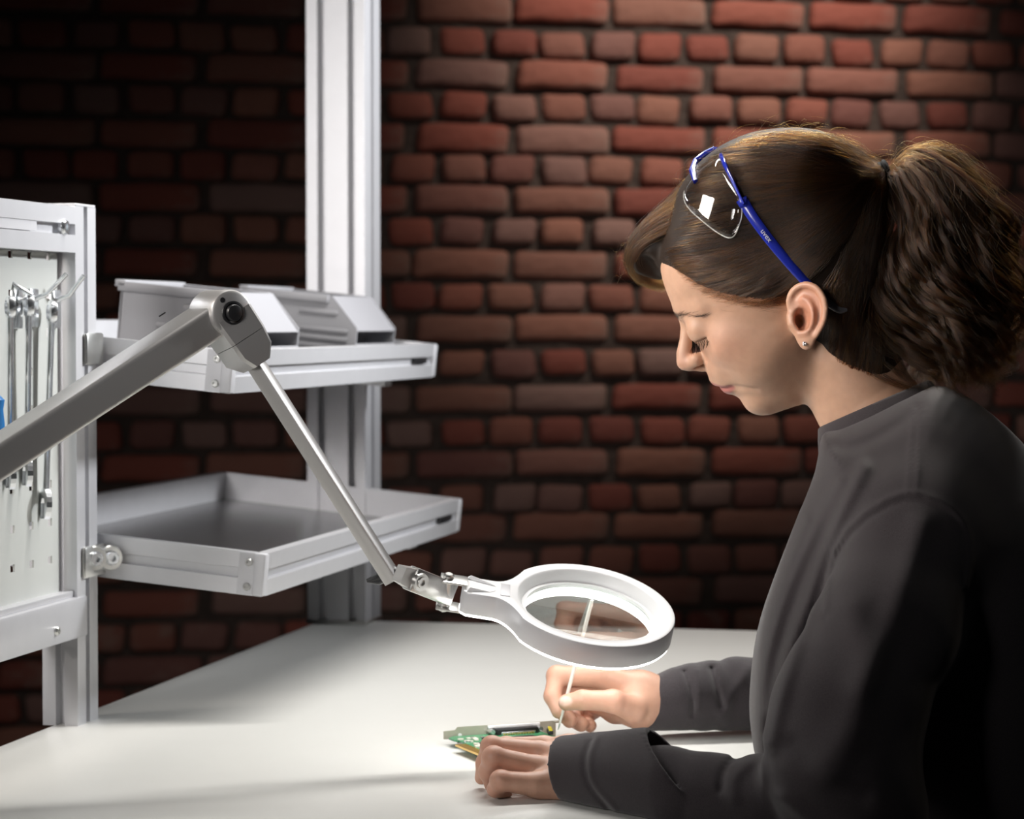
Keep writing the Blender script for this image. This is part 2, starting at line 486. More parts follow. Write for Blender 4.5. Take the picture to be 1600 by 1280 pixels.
# ------------------------------------------------------------------ trays
TAU = math.radians(5.5)
BT = BV * math.cos(TAU) - ZV * math.sin(TAU)       # towards the operator, tipped down
NT = BV * math.sin(TAU) + ZV * math.cos(TAU)
TRL, TRD, TRH = 0.935, 0.375, 0.049
def make_tray(corner, label, hinge=True):
    """corner: near front top corner; local x = -BT (backwards), y = AV, z = NT"""
    t = Thing('shelf_tray', label, 'tray', corner - NT * TRH)
    o = corner - NT * TRH
    g = 0.0045
    prof = [(0, 0), (0.012, 0), (0.012, TRH), (0, TRH), (0, TRH * .62), (0.006, TRH * .60), (0.006, TRH * .40), (0, TRH * .38)]
    # front rail (faces the operator), near rail, far rail, back rail
    t.part('front_rail', MB().prism(prof, o, -BT, NT, AV, 0.012, TRL - 0.012), M_ALU, sm=0)
    t.part('back_rail', MB().prism(prof, o - BT * TRD, BT, NT, AV, 0.012, TRL - 0.012), M_ALU, sm=0)
    t.part('side_rail', MB().prism(prof, o, AV, NT, -BT, 0.012, TRD - 0.012), M_ALU, sm=0)
    t.part('side_rail', MB().prism(prof, o + AV * TRL, -AV, NT, -BT, 0.012, TRD - 0.012), M_ALU, sm=0)
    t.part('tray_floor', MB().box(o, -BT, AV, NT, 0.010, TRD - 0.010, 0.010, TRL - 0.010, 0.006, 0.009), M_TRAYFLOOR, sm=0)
    for i, (x, y, sx, sy) in enumerate(((0, 0, 1, 1), (TRD, 0, -1, 1), (0, TRL, 1, -1), (TRD, TRL, -1, -1))):
        c = o - BT * x + AV * y
        cm = MB()
        cm.bbox(c, -BT * sx, AV * sy, NT, -0.0015, 0.0135, -0.0015, 0.0135, 0, TRH, 0.003)
        cm.box(c, -BT * sx, AV * sy, NT, 0.012, 0.030, -0.0012, 0.001, 0.001, TRH - 0.001)
        ck = t.part('corner_bracket', cm, M_SLOT)
        if i == 0:
            for zz in (0.010, TRH - 0.011):
                t.part('screw', screw(c - BT * 0.018 - AV * 0.001 + NT * zz, -AV, 0.0045), M_STEEL, parent=ck)
    # little dark clip in the front groove near the far end
    t.part('slot_clip', MB().bbox(o, -BT, AV, NT, -0.0005, 0.006, TRL - 0.12, TRL - 0.05, TRH * .42, TRH * .60, 0.001), M_BLACK)
    if hinge:
        # two washers and screws on the near post
        hp = PL(160, 872, bz(FB, PA1 - 0.0, 0), BV)
        hc = MB()
        hb, haa = to_ba(hp)
        hc.bbox(bz(FB, 0, 0), BV, AV, ZV, 0.0, 0.006, PA0 + 0.012, PA1 + 0.012, hp[2] - 0.018, hp[2] + 0.018, 0.003)
        hk = t.part('hinge_plate', hc, M_STEEL)
        for k, (px, py) in enumerate(((148, 873), (173, 872))):
            c = PL(px, py, bz(FB + 0.006 + 0.03 * k, PA0, 0), -AV * 0.86 + BV * 0.5) if False else P(px, py, hp[1] - 0.040 + 0.018 * k)
            n = (-AV * 0.75 + BV * 0.66)
            x, y, z = axes(n)
            w_ = t.part('washer', MB().lathe([(0.0145, -0.010), (0.0145, 0.0), (0.013, 0.002), (0.008, 0.002)], c, x, y, z, 28), M_STEEL, parent=hk)
            t.part('screw', screw(c + n * 0.002, n, 0.0085), M_CHROME, parent=hk)
    return t, o
d_low = 2.874
cl = P(415, 866, d_low)
tray_low, o_low = make_tray(cl, 'lower aluminium shelf tray, empty, tipped forward above the bench')
ch = P(365, 548, 2.885)
tray_up, o_up = make_tray(ch, 'upper aluminium shelf tray carrying two grey bins', hinge=False)
# bracket for the upper tray on the pegboard post
hp2 = PL(150, 545, bz(FB, PA1, 0), BV)
tray_up.part('hinge_plate', MB().bbox(bz(FB, 0, 0), BV, AV, ZV, 0.0, 0.006, PA0 + 0.02, PA1 + 0.01, hp2[2] - 0.018, hp2[2] + 0.018, 0.003), M_STEEL)
# arms carrying both trays on the tall post
for t, o in ((tray_low, o_low), (tray_up, o_up)):
    aa = pc[1]
    m_ = MB()
    t.part('support_arm', MB().bbox(o, -BT, AV, NT, 0.02, TRD - 0.05, TRL - 0.2, TRL - 0.16, -0.012, 0.0, 0.002), M_ALU)

# ------------------------------------------------------------------ grey bins standing in the upper tray
def make_bin(a0, label, fb=0.055, wd=0.205, dp=0.165, ht=0.100):
    """front-left-bottom at tray coords: fb behind the front rail, a0 along the tray"""
    o = o_up - BT * fb + AV * a0 + NT * 0.0095
    t = Thing('storage_bin', label, 'bin', o, 'grey bins on the upper tray')
    X, Y, Z = -BT, AV, NT       # x backwards, y along the tray, z up
    lip = 0.058; slope = 0.040; th = 0.0035
    side = [(0, 0), (dp, 0), (dp + 0.004, ht), (slope, ht), (0.0, lip)]
    for y0 in (0, wd - th):
        s = t.part('side_wall', MB().prism(side, o, X, Z, Y, y0, y0 + th), M_BIN, sm=0)
        yb = y0 if y0 == 0 else y0 + th
        sg = -1 if y0 == 0 else 1
        rb = MB()
        for k in range(3):
            z0 = 0.026 + k * 0.0115
            rb.bbox(o, X, Y * sg, Z, 0.012, dp * 0.72, yb * sg, yb * sg + 0.0035, z0, z0 + 0.006, 0.0015)
        for b in (rb,):
            t.part('rib', b, M_BIN, parent=s)
        t.part('rim', MB().bbox(o, X, Y * sg, Z, slope * 1.1, dp + 0.006, yb * sg - th, yb * sg + 0.006, ht - 0.011, ht + 0.001, 0.0015), M_BIN, parent=s)
        t.part('label_strip', MB().bbox(o, X, Y * sg, Z, 0.03, 0.085, yb * sg, yb * sg + 0.003, 0.073, 0.080, 0.001), M_BIN, parent=s)
    t.part('back_wall', MB().box(o, X, Y, Z, dp, dp + th, 0, wd, 0, ht), M_BIN, sm=0)
    t.part('bin_floor', MB().box(o, X, Y, Z, 0, dp, 0, wd, 0, th), M_BIN, sm=0)
    t.part('front_lip', MB().bbox(o, X, Y, Z, -0.001, 0.004, 0, wd, 0, 0.036, 0.001), M_BIN, sm=0)
    # slanting front cover above the pocket
    fl = [(0.0, lip - 0.004), (0.004, lip - 0.006), (slope + 0.006, ht - 0.002), (slope, ht)]
    t.part('front_cover', MB().prism(fl, o, X, Z, Y, th, wd - th), M_BIN, sm=0)
    t.part('pocket', MB().prism([(0.006, 0.01), (0.04, 0.01), (0.055, lip), (0.05, lip), (0.037, 0.014), (0.006, 0.014)], o, X, Z, Y, th, wd - th), M_BIN, sm=0)
    t.part('top_rim', MB().bbox(o, X, Y, Z, dp - 0.004, dp + 0.010, -0.006, wd + 0.006, ht - 0.006, ht + 0.003, 0.0015), M_BIN)
    return t
make_bin(0.215, 'grey plastic bin on the upper tray, the nearer one behind the lamp elbow')
make_bin(0.69, 'grey plastic bin on the upper tray, the farther one in front of the tall post')

# ------------------------------------------------------------------ hooks, spanners and a blue handle on the panel
def hook(px, py, tipx, tipy, label):
    c = PL(px, py, bz(PB + 0.001, PA0, 0), BV)
    t = Thing('tool_hook', label, 'hook', c, 'zinc hooks on the perforated panel')
    t.part('base', MB().bbox(c, AV, ZV, BV, -0.011, 0.011, -0.03, 0.012, 0.0, 0.006, 0.002), M_CHROME)
    tip = PL(tipx, tipy, bz(0, to_ba(c)[1] - 0.004, 0), AV)
    t.part('prong', MB().tube([c + BV * 0.004, c + BV * 0.02 + ZV * 0.006, tip], 0.0026, 10), M_CHROME)
    return t
hook(22, 470, -40 + 20, 420, 'zinc hook on the panel at the left picture edge')
hook(47, 468, 104, 428, 'zinc hook on the panel, prong over the shorter spanner')
hook(82, 470, 131, 431, 'zinc hook on the panel nearest the frame post')

def spanner(px, ytop, pxb, ybot, label, out=0.016, r=0.0115):
    c = PL(px, ytop, bz(PB + out, PA0, 0), BV); e = PL(pxb, ybot, bz(PB + out * 0.7, PA0, 0), BV)
    t = Thing('spanner', label, 'spanner', c, 'combination spanners hung on the panel')
    up = (c - e) / np.linalg.norm(c - e)
    side = np.cross(BV, up); side /= np.linalg.norm(side)
    nrm = np.cross(up, side)
    rn = side * 0.75 + nrm * 0.66; rn = nrm * 0.8 + side * -0.6
    rn = rn - up * (rn @ up); rn /= np.linalg.norm(rn); rs = np.cross(up, rn)
    ring = [(r * 0.62, -0.0045), (r, -0.0035), (r * 1.08, 0), (r, 0.0035), (r * 0.62, 0.0045)]
    t.part('ring_end', MB().torus_prof(ring, c, rs, up, rn, 24), M_CHROME)
    sh = MB()
    rings = []
    for k, f in enumerate(np.linspace(0.03, 0.93, 12)):
        p = c + (e - c) * f
        w = 0.0068 - 0.0012 * math.sin(f * 3.1); h = 0.0034
        rings.append([p + rs * (w * math.cos(q) ) + rn * (h * math.sin(q)) for q in np.linspace(0, 2 * math.pi, 12, endpoint=False)])
    sh.loft(rings)
    t.part('shank', sh, M_CHROME)
    # open jaw
    jaw = []
    R, w = r * 1.45, r * 0.62
    for q in np.linspace(math.radians(-62), math.radians(242), 18):
        jaw.append((R * math.cos(q + 0), R * math.sin(q)))
    s_ = math.sin(math.radians(-62)) * R
    jaw += [(-w, s_), (-w, R * 0.05), (-w * 0.6, R * 0.35), (w * 0.6, R * 0.35), (w, R * 0.05), (w, s_)]
    t.part('open_end', MB().prism(jaw, e, rs, up, rn, -0.003, 0.003), M_CHROME, sm=0)
    return t
spanner(16, 480, 16, 742, 'chrome spanner hanging at the left picture edge, leftmost on the panel')
spanner(45, 478, 42, 738, 'short chrome spanner hanging between two others on the panel')
spanner(81, 488, 71, 788, 'longest chrome spanner, hanging nearest the frame post', r=0.0125)
hd = PL(-11, 648, bz(PB + 0.02, PA0, 0), BV)
bh = Thing('screwdriver', 'blue-handled screwdriver just showing at the left picture edge', 'screwdriver', hd)
bh.part('handle', MB().lathe([(0.006, -0.05), (0.011, -0.045), (0.012, -0.01), (0.0105, 0.005), (0.012, 0.015), (0.007, 0.020)], hd, AV, BV, ZV, 24), M_BLUE)
bh.part('shaft', MB().lathe([(0.003, -0.14), (0.003, -0.05)], hd, AV, BV, ZV, 12), M_CHROME)
pm2 = MB().box(hd, AV, BV, ZV, -0.012, 0.012, -0.022, 0.0, -0.054, -0.05)
pf.part('tool_clip', pm2, M_STEEL, sm=0)
# ------------------------------------------------------------------ magnifier lamp
DE = 2.55
E = P(357, 489, DE)
Dv = np.array([-0.729, -0.46, -0.507]); Dv /= np.linalg.norm(Dv)
nU = ZV - Dv * (ZV @ Dv); nU /= np.linalg.norm(nU)
mS = np.cross(Dv, nU); 
if mS[1] > 0: mS = -mS                        # side that looks at the camera
lamp = Thing('magnifier_lamp', 'silver articulated magnifier lamp with a lit white ring head over the hands', 'lamp', (E + Dv * 0.40) * [1, 1, 0] + ZV * TZ)
TH, TWD = 0.0325, 0.053
def rrect(w, h, r, n=4):
    pts = []
    for cx, cy, a0 in ((w / 2 - r, h / 2 - r, 0), (-w / 2 + r, h / 2 - r, 90), (-w / 2 + r, -h / 2 + r, 180), (w / 2 - r, -h / 2 + r, 270)):
        for k in range(n + 1):
            q = math.radians(a0 + 90 * k / n)
            pts.append((cx + r * math.cos(q), cy + r * math.sin(q)))
    return pts
armc = E - mS * (TWD / 2 - 0.004)
ua = lamp.part('upper_arm', MB().prism(rrect(TWD, TH, 0.005), armc - nU * 0.001, mS, nU, Dv, 0.016, 0.40), M_ALU_LAMP, sm=40)
# small slot marks on top
sl = PL(253, 491, armc + nU * (TH / 2 - 0.0008), nU)
lamp.part('slot_mark', MB().bbox(sl, Dv, mS, nU, -0.004, 0.004, -0.001, 0.001, -0.001, 0.0003, 0.0003), M_BLACK, parent=ua)
# clamp pivot far out of the picture
cb = E + Dv * 0.40
cp = lamp.part('clamp_column', MB().lathe([(0.030, TZ - cb[2]), (0.030, TZ - cb[2] + 0.012), (0.017, TZ - cb[2] + 0.016), (0.017, 0.02), (0.0001, 0.022)], cb, RGT, (0, 1, 0), ZV, 28), M_ALU_LAMP)
# elbow
F2 = P(612, 890, 2.58)                        # lower end of the lower arm
L2 = F2 - E; L2n = L2 / np.linalg.norm(L2)
m2 = mS - L2n * (mS @ L2n); m2 /= np.linalg.norm(m2)
s2 = np.cross(L2n, m2)
if s2[0] < 0: s2 = -s2                        # towards the right of the picture
R0 = 0.0232
el = lamp.part('elbow', MB().lathe([(R0 - 0.004, -0.046), (R0 - 0.001, -0.045), (R0, -0.042), (R0, 0.004), (R0 - 0.0012, 0.0075), (R0 - 0.0035, 0.009), (0.0002, 0.0092)], E, *axes(mS), 48), M_ALU_LAMP)
kn = lamp.part('knob', MB().lathe([(0.0118, 0.0088), (0.0118, 0.0115), (0.0098, 0.012), (0.0094, 0.0098), (0.0088, 0.0098), (0.0086, 0.0135), (0.0076, 0.0155), (0.004, 0.0166), (0.0002, 0.0168)], E, *axes(mS), 36), M_BLACK, parent=el)
h = P(341, 469, DE - 0.006)
lamp.part('hole', MB().lathe([(0.0026, 0), (0.0026, 0.0006), (0.0001, 0.0006)], E + mS * 0.0092 + (h - E) - mS * ((h - E) @ mS), *axes(mS), 16), M_BLACK, parent=el)
def sect(t, w0, w1, back, front):
    """rectangular section (chamfered) at distance t along the lower arm: w0 left, w1 right, in the s2 direction"""
    c = E + L2n * t
    ch = min(0.003, (w0 + w1) * 0.15)
    pts = [(-w0 + ch, front), (w1 - ch, front), (w1, front - ch), (w1, -back + ch), (w1 - ch, -back), (-w0 + ch, -back), (-w0, -back + ch), (-w0, front - ch)]
    return [c + s2 * x + m2 * y for x, y in pts]
hs = MB().loft([sect(0.0, 0.0205, 0.0228, 0.043, 0.0086), sect(0.030, 0.0185, 0.0228, 0.043, 0.0086)])
lamp.part('elbow_sleeve', hs, M_ALU_LAMP)
hs2 = MB().loft([sect(0.0305, 0.0185, 0.0226, 0.043, 0.0084), sect(0.047, 0.0175, 0.0205, 0.043, 0.008), sect(0.060, 0.0095, 0.0115, 0.032, 0.004)])
lamp.part('elbow_cap', hs2, M_ALU_LAMP)
AL = float(np.linalg.norm(L2))
# lower arm: square tube turned so that two faces show
qa = math.radians(-38)
ux = s2 * math.cos(qa) + m2 * math.sin(qa); uy = -s2 * math.sin(qa) + m2 * math.cos(qa)
la_o = E - m2 * 0.012
lower = lamp.part('lower_arm', MB().prism(rrect(0.0155, 0.0155, 0.0018, 2), la_o, ux, uy, L2n, 0.05, AL + 0.012), M_ALU_LAMP, sm=40)

# ring head frame
RC = P(922.5, 943.3, 2.60)
rv = ray(922.5, 943.3); rv = rv / np.linalg.norm(rv)
th_ = math.radians(11.4); tilt = math.asin(0.447)
Rr = np.cross(rv, ZV); Rr /= np.linalg.norm(Rr); Uu = np.cross(Rr, rv)
nR = (Rr * math.sin(th_) + Uu * math.cos(th_)) * math.cos(tilt) - rv * math.sin(tilt)
e1 = Rr * math.cos(th_) - Uu * math.sin(th_)
e2 = np.cross(nR, e1)                         # away from the camera
RO = 0.0882
HH = 0.0255
# outline of head with neck in plane coordinates (x along e1, y along e2)
def outline(scale=0.0):
    pts = []
    R = RO - scale
    nd = math.radians(186)
    for k in range(0, 73):
        q = nd + math.radians(38) + math.radians(360 - 76) * k / 72
        pts.append((R * math.cos(q), R * math.sin(q)))
    # neck: blends out of the circle at +-38 deg to half width 0.017 at 0.132
    d = np.array([math.cos(nd), math.sin(nd)]); s = np.array([-math.sin(nd), math.cos(nd)])
    nw = 0.0185 - scale
    a0 = d * R * math.cos(math.radians(38)); b0 = R * math.sin(math.radians(38))
    def blend(sgn):
        out = []
        for f in np.linspace(0, 1, 10)[1:]:
            L = R * math.cos(math.radians(38)) + f * (0.1 - R * math.cos(math.radians(38)))
            w = b0 + (nw - b0) * (1 - (1 - f) ** 2.2)
            out.append(d * L + s * sgn * w)
        out.append(d * (0.126 - scale) + s * sgn * nw)
        out.append(d * (0.131 - scale) + s * sgn * (nw - 0.004))
        return out
    up = blend(-1)                             # follows the last circle point
    dn = blend(1)[::-1]
    return pts + [tuple(p) for p in up] + [tuple(p) for p in dn]
def ring3(pts, z):
    return [RC + e1 * x + e2 * y + nR * z for x, y in pts]
out0 = outline(0.0); n_o = len(out0)
inner = []
for (x, y) in out0:
    q = math.atan2(y, x)
    inner.append(q)
def circ(r):
    return [(r * math.cos(q), r * math.sin(q)) for q in inner]
shell = MB()
rings = [ring3(outline(0.0015), -HH), ring3(out0, -HH + 0.002), ring3(out0, -0.0022), ring3(outline(0.0007), -0.0006)]
shell.loft(rings, True, False)
housing = lamp.part('lamp_housing', shell, M_LAMPBODY, sm=50)
cover = MB()
rings = [ring3(outline(0.0007), -0.0006), ring3(outline(0.002), 0.0), ring3(circ(0.0762), 0.0), ring3(circ(0.0745), -0.0012), ring3(circ(0.0695), -0.012), ring3(circ(0.0672), -0.0125), ring3(circ(0.0668), -HH + 0.003)]
cover.loft(rings, True, False)
lamp.part('top_cover', cover, M_LAMPTOP, sm=50, label='white top cover with sunken rim')
# led diffuser underneath
M_LED = bpy.data.materials.new('led diffuser'); M_LED.use_nodes = True
bs = M_LED.node_tree.nodes['Principled BSDF']
bs.inputs['Base Color'].default_value = (0.9, 0.9, 0.9, 1)
bs.inputs['Emission Color'].default_value = (1.0, 0.98, 0.95, 1)
bs.inputs['Emission Strength'].default_value = 11.0
dif = MB()
rings = [ring3(circ(0.0670), -HH + 0.001), ring3(outline(0.0018), -HH + 0.001), ring3(outline(0.0008), -HH - 0.0004), ring3(outline(0.002), -HH - 0.0022), ring3(circ(0.0675), -HH - 0.0022), ring3(circ(0.0670), -HH + 0.001)]
dif.loft(rings, True, False)
lamp.part('led_ring', dif, M_LED, sm=50)
# lens
M_GLASS = bpy.data.materials.new('lens glass'); M_GLASS.use_nodes = True
g = M_GLASS.node_tree; g.nodes.clear()
go = g.nodes.new('ShaderNodeOutputMaterial'); gb = g.nodes.new('ShaderNodeBsdfGlass')
gb.inputs['IOR'].default_value = 1.5; gb.inputs['Roughness'].default_value = 0.0; gb.inputs['Color'].default_value = (0.97, 0.99, 0.98, 1)
tb0 = g.nodes.new('ShaderNodeBsdfTransparent'); tb0.inputs[0].default_value = (0.96, 0.98, 0.97, 1)
mxg = g.nodes.new('ShaderNodeMixShader'); mxg.inputs[0].default_value = 0.35
g.links.new(tb0.outputs[0], mxg.inputs[1]); g.links.new(gb.outputs[0], mxg.inputs[2]); g.links.new(mxg.outputs[0], go.inputs[0])
prof = [(0.0001, -0.0195)] + [(0.0666 * f, -0.0165 - 0.003 * (1 - f * f)) for f in np.linspace(0.1, 1, 12)] + [(0.0666 * f, -0.0155 + 0.003 * (1 - f * f)) for f in np.linspace(1, 0.1, 12)] + [(0.0001, -0.0125)]
lamp.part('lens', MB().lathe(prof, RC, e1, e2, nR, 72, True), M_GLASS, sm=60)
lamp.part('lens_rim', MB().torus_prof([(0.0655, -0.0115), (0.0675, -0.0115), (0.0675, -0.0145), (0.0655, -0.0145)], RC, e1, e2, nR, 72), M_LAMPTOP)
# small grey label plate and raised ramps on the neck
nd = math.radians(186)
dN = e1 * math.cos(nd) + e2 * math.sin(nd); sN = np.cross(nR, dN)
lamp.part('rating_plate', MB().bbox(RC, dN, sN, nR, 0.083, 0.0925, -0.013, 0.013, 0.0, 0.0006, 0.0002), M_SLOT)
for sg in (-1, 1):
    rp = MB()
    pts = [RC + dN * 0.097 + sN * sg * 0.004 + nR * 0.0005, RC + dN * 0.127 + sN * sg * 0.011 + nR * 0.0005, RC + dN * 0.127 + sN * sg * 0.016 + nR * 0.0005, RC + dN * 0.103 + sN * sg * 0.010 + nR * 0.0005]
    top = [RC + dN * 0.124 + sN * sg * 0.0135 + nR * 0.004]
    rp.add(pts + top, [(0, 1, 4), (1, 2, 4), (2, 3, 4), (3, 0, 4), (3, 2, 1, 0)])
    lamp.part('ramp', rp, M_LAMPTOP, sm=0)
# yoke between arm and head
YC = RC + dN * 0.131 - nR * HH * 0.5
ydir = dN
yz, yy = nR, sN
ym = MB()
for sg in (1, -1):
    ym.bbox(YC, dN, sN, nR, -0.003, 0.024, -0.010, 0.010, sg * 0.0155 - 0.0012, sg * 0.0155 + 0.0012, 0.0008)
ym.bbox(YC, dN, sN, nR, -0.004, -0.0015, -0.010, 0.010, -0.0165, 0.0165, 0.0008)
yk = lamp.part('yoke', ym, M_STEEL)
for sg in (1, -1):
    lamp.part('bolt', MB().lathe([(0.0055, 0), (0.0055, 0.003), (0.0035, 0.0045), (0.0001, 0.0045)], YC + dN * 0.016 + nR * sg * 0.0168, *axes(nR * sg), 6 if sg < 0 else 20), M_STEEL, parent=yk)
lamp.part('friction_disc', MB().lathe([(0.0065, -0.014), (0.0065, 0.014)], YC + dN * 0.016, *axes(nR), 24), M_STEEL, parent=yk)
bmx = YC + dN * 0.016
JP = P(650, 907, 2.565)
jd = JP - bmx; JL = float(np.linalg.norm(jd)); jd /= JL
jm = -ray(650, 907) ; jm = jm / np.linalg.norm(jm); jm = jm - jd * (jm @ jd); jm /= np.linalg.norm(jm); js = np.cross(jd, jm)
lamp.part('hinge_block', MB().bbox(bmx, jd, js, jm, -0.008, JL + 0.008, -0.0125, 0.0125, -0.008, 0.006, 0.002), M_STEEL)
pv = lamp.part('pivot', MB().lathe([(0.0095, 0.0), (0.0095, 0.0075), (0.009, 0.009), (0.006, 0.009), (0.0058, 0.0105), (0.003, 0.0105), (0.0028, 0.0085), (0.0001, 0.0085)], JP, *axes(jm), 30), M_STEEL)
lamp.part('end_fork', MB().loft([[JP + js * x + jm * y - jd * 0.002 for x, y in ((-0.012, -0.010), (0.012, -0.010), (0.012, 0.004), (-0.012, 0.004))], [JP + jd * 0.022 + js * x * 0.7 + jm * y for x, y in ((-0.012, -0.010), (0.012, -0.010), (0.012, 0.003), (-0.012, 0.003))]]), M_ALU_LAMP)
lv = MB()
l0 = P(632, 905, 2.585); l1 = P(600, 897, 2.60); l2 = P(573, 908, 2.60)
lv.tube([l0, P(612, 893, 2.595), l1, P(588, 903, 2.60), l2], [0.006, 0.008, 0.0075, 0.004, 0.002], 12)
lv.tube([P(612, 900, 2.595), P(592, 909, 2.60), P(574, 908, 2.60)], [0.004, 0.0035, 0.0018], 10)
lamp.part('clamp_lever', lv, M_BLACK, label='black clamp lever')
# ------------------------------------------------------------------ small signed-distance toolkit (surface nets)
BBC = [None, None]
def far_box(lo, hi, m=0.03):
    """True when the current block is farther than m from the box lo-hi"""
    if BBC[0] is None: return False
    d = np.maximum(np.maximum(lo - BBC[0], BBC[0] - hi), 0)
    return float(np.linalg.norm(d)) > BBC[1] + m
def cap(Q, a, b, ra, rb):
    a = np.asarray(a); b = np.asarray(b); r = max(ra, rb)
    if far_box(np.minimum(a, b) - r, np.maximum(a, b) + r): return 1.0
    ab = b - a; L = max(float(ab @ ab), 1e-12)
    t = np.clip(((Q - a) @ ab) / L, 0, 1)
    d = Q - a - t[:, None] * ab
    return np.sqrt((d * d).sum(1)) - (ra + (rb - ra) * t)
def smin(a, b, k):
    if np.isscalar(a) and np.isscalar(b): return min(a, b)
    if np.isscalar(a): return b if a >= 1 else np.minimum(a, b)
    if np.isscalar(b): return a if b >= 1 else np.minimum(a, b)
    h = np.maximum(k - np.abs(a - b), 0) / k
    return np.minimum(a, b) - h * h * k * 0.25
def smax(a, b, k):
    h = np.maximum(k - np.abs(a - b), 0) / k
    return np.maximum(a, b) + h * h * k * 0.25
def chain(Q, pts, rad, k=None):
    f = 1.0
    for i in range(len(pts) - 1):
        c = cap(Q, pts[i], pts[i + 1], rad[i], rad[i + 1])
        f = smin(f, c, k) if k else smin(f, c, 1e-6)
    return f
def ell(q, c, r):
    """q (N,3) in the ellipsoid's own axes and units"""
    d = (q - np.asarray(c)) / np.asarray(r)
    k0 = np.sqrt((d * d).sum(1)); k1 = np.sqrt(((d / np.asarray(r)) ** 2).sum(1)) + 1e-9
    return k0 * (k0 - 1) / k1
def poly_sd(x, y, poly):
    """signed distance to a polygon (negative inside)"""
    p = np.asarray(poly, float); n = len(p)
    best = np.full(x.shape, 1e18); ins = np.zeros(x.shape, bool)
    for i in range(n):
        ax, ay = p[i]; bx, by = p[(i + 1) % n]
        ex, ey = bx - ax, by - ay
        wx, wy = x - ax, y - ay
        t = np.clip((wx * ex + wy * ey) / (ex * ex + ey * ey + 1e-12), 0, 1)
        dx, dy = wx - ex * t, wy - ey * t
        best = np.minimum(best, dx * dx + dy * dy)
        c = ((ay > y) != (by > y)) & (x < (bx - ax) * (y - ay) / ((by - ay) if by != ay else 1e-12) + ax)
        ins ^= c
    d = np.sqrt(best)
    return np.where(ins, -d, d)
def smooth_poly(pts, n=4):
    """closed catmull-rom through the points"""
    p = np.asarray(pts, float); out = []
    m = len(p)
    for i in range(m):
        a, b, c, d = p[i - 1], p[i], p[(i + 1) % m], p[(i + 2) % m]
        for k in range(n):
            t = k / n
            out.append(0.5 * ((2 * b) + (-a + c) * t + (2 * a - 5 * b + 4 * c - d) * t * t + (-a + 3 * b - 3 * c + d) * t ** 3))
    return out
def inflate(x, y, v, poly, R, bmax, v0=0.0):
    """closed outline in the x-y plane blown up to half thickness bmax (same units) at R inside the outline"""
    s = poly_sd(x, y, poly)
    q = np.maximum(0, (s + R) / R)
    e = np.sqrt(q * q + ((v - v0) / bmax) ** 2 + 1e-9)
    return (e - 1) * min(R, bmax)
def catmull(pts, n):
    """open catmull-rom, n samples"""
    p = np.asarray(pts, float)
    p = np.vstack([2 * p[0] - p[1], p, 2 * p[-1] - p[-2]])
    m = len(p) - 3
    t = np.linspace(0, m - 1e-6, n); i = t.astype(int); t = (t - i)[:, None]
    a, b, c, d = p[i], p[i + 1], p[i + 2], p[i + 3]
    return 0.5 * ((2 * b) + (-a + c) * t + (2 * a - 5 * b + 4 * c - d) * t * t + (-a + 3 * b - 3 * c + d) * t ** 3)

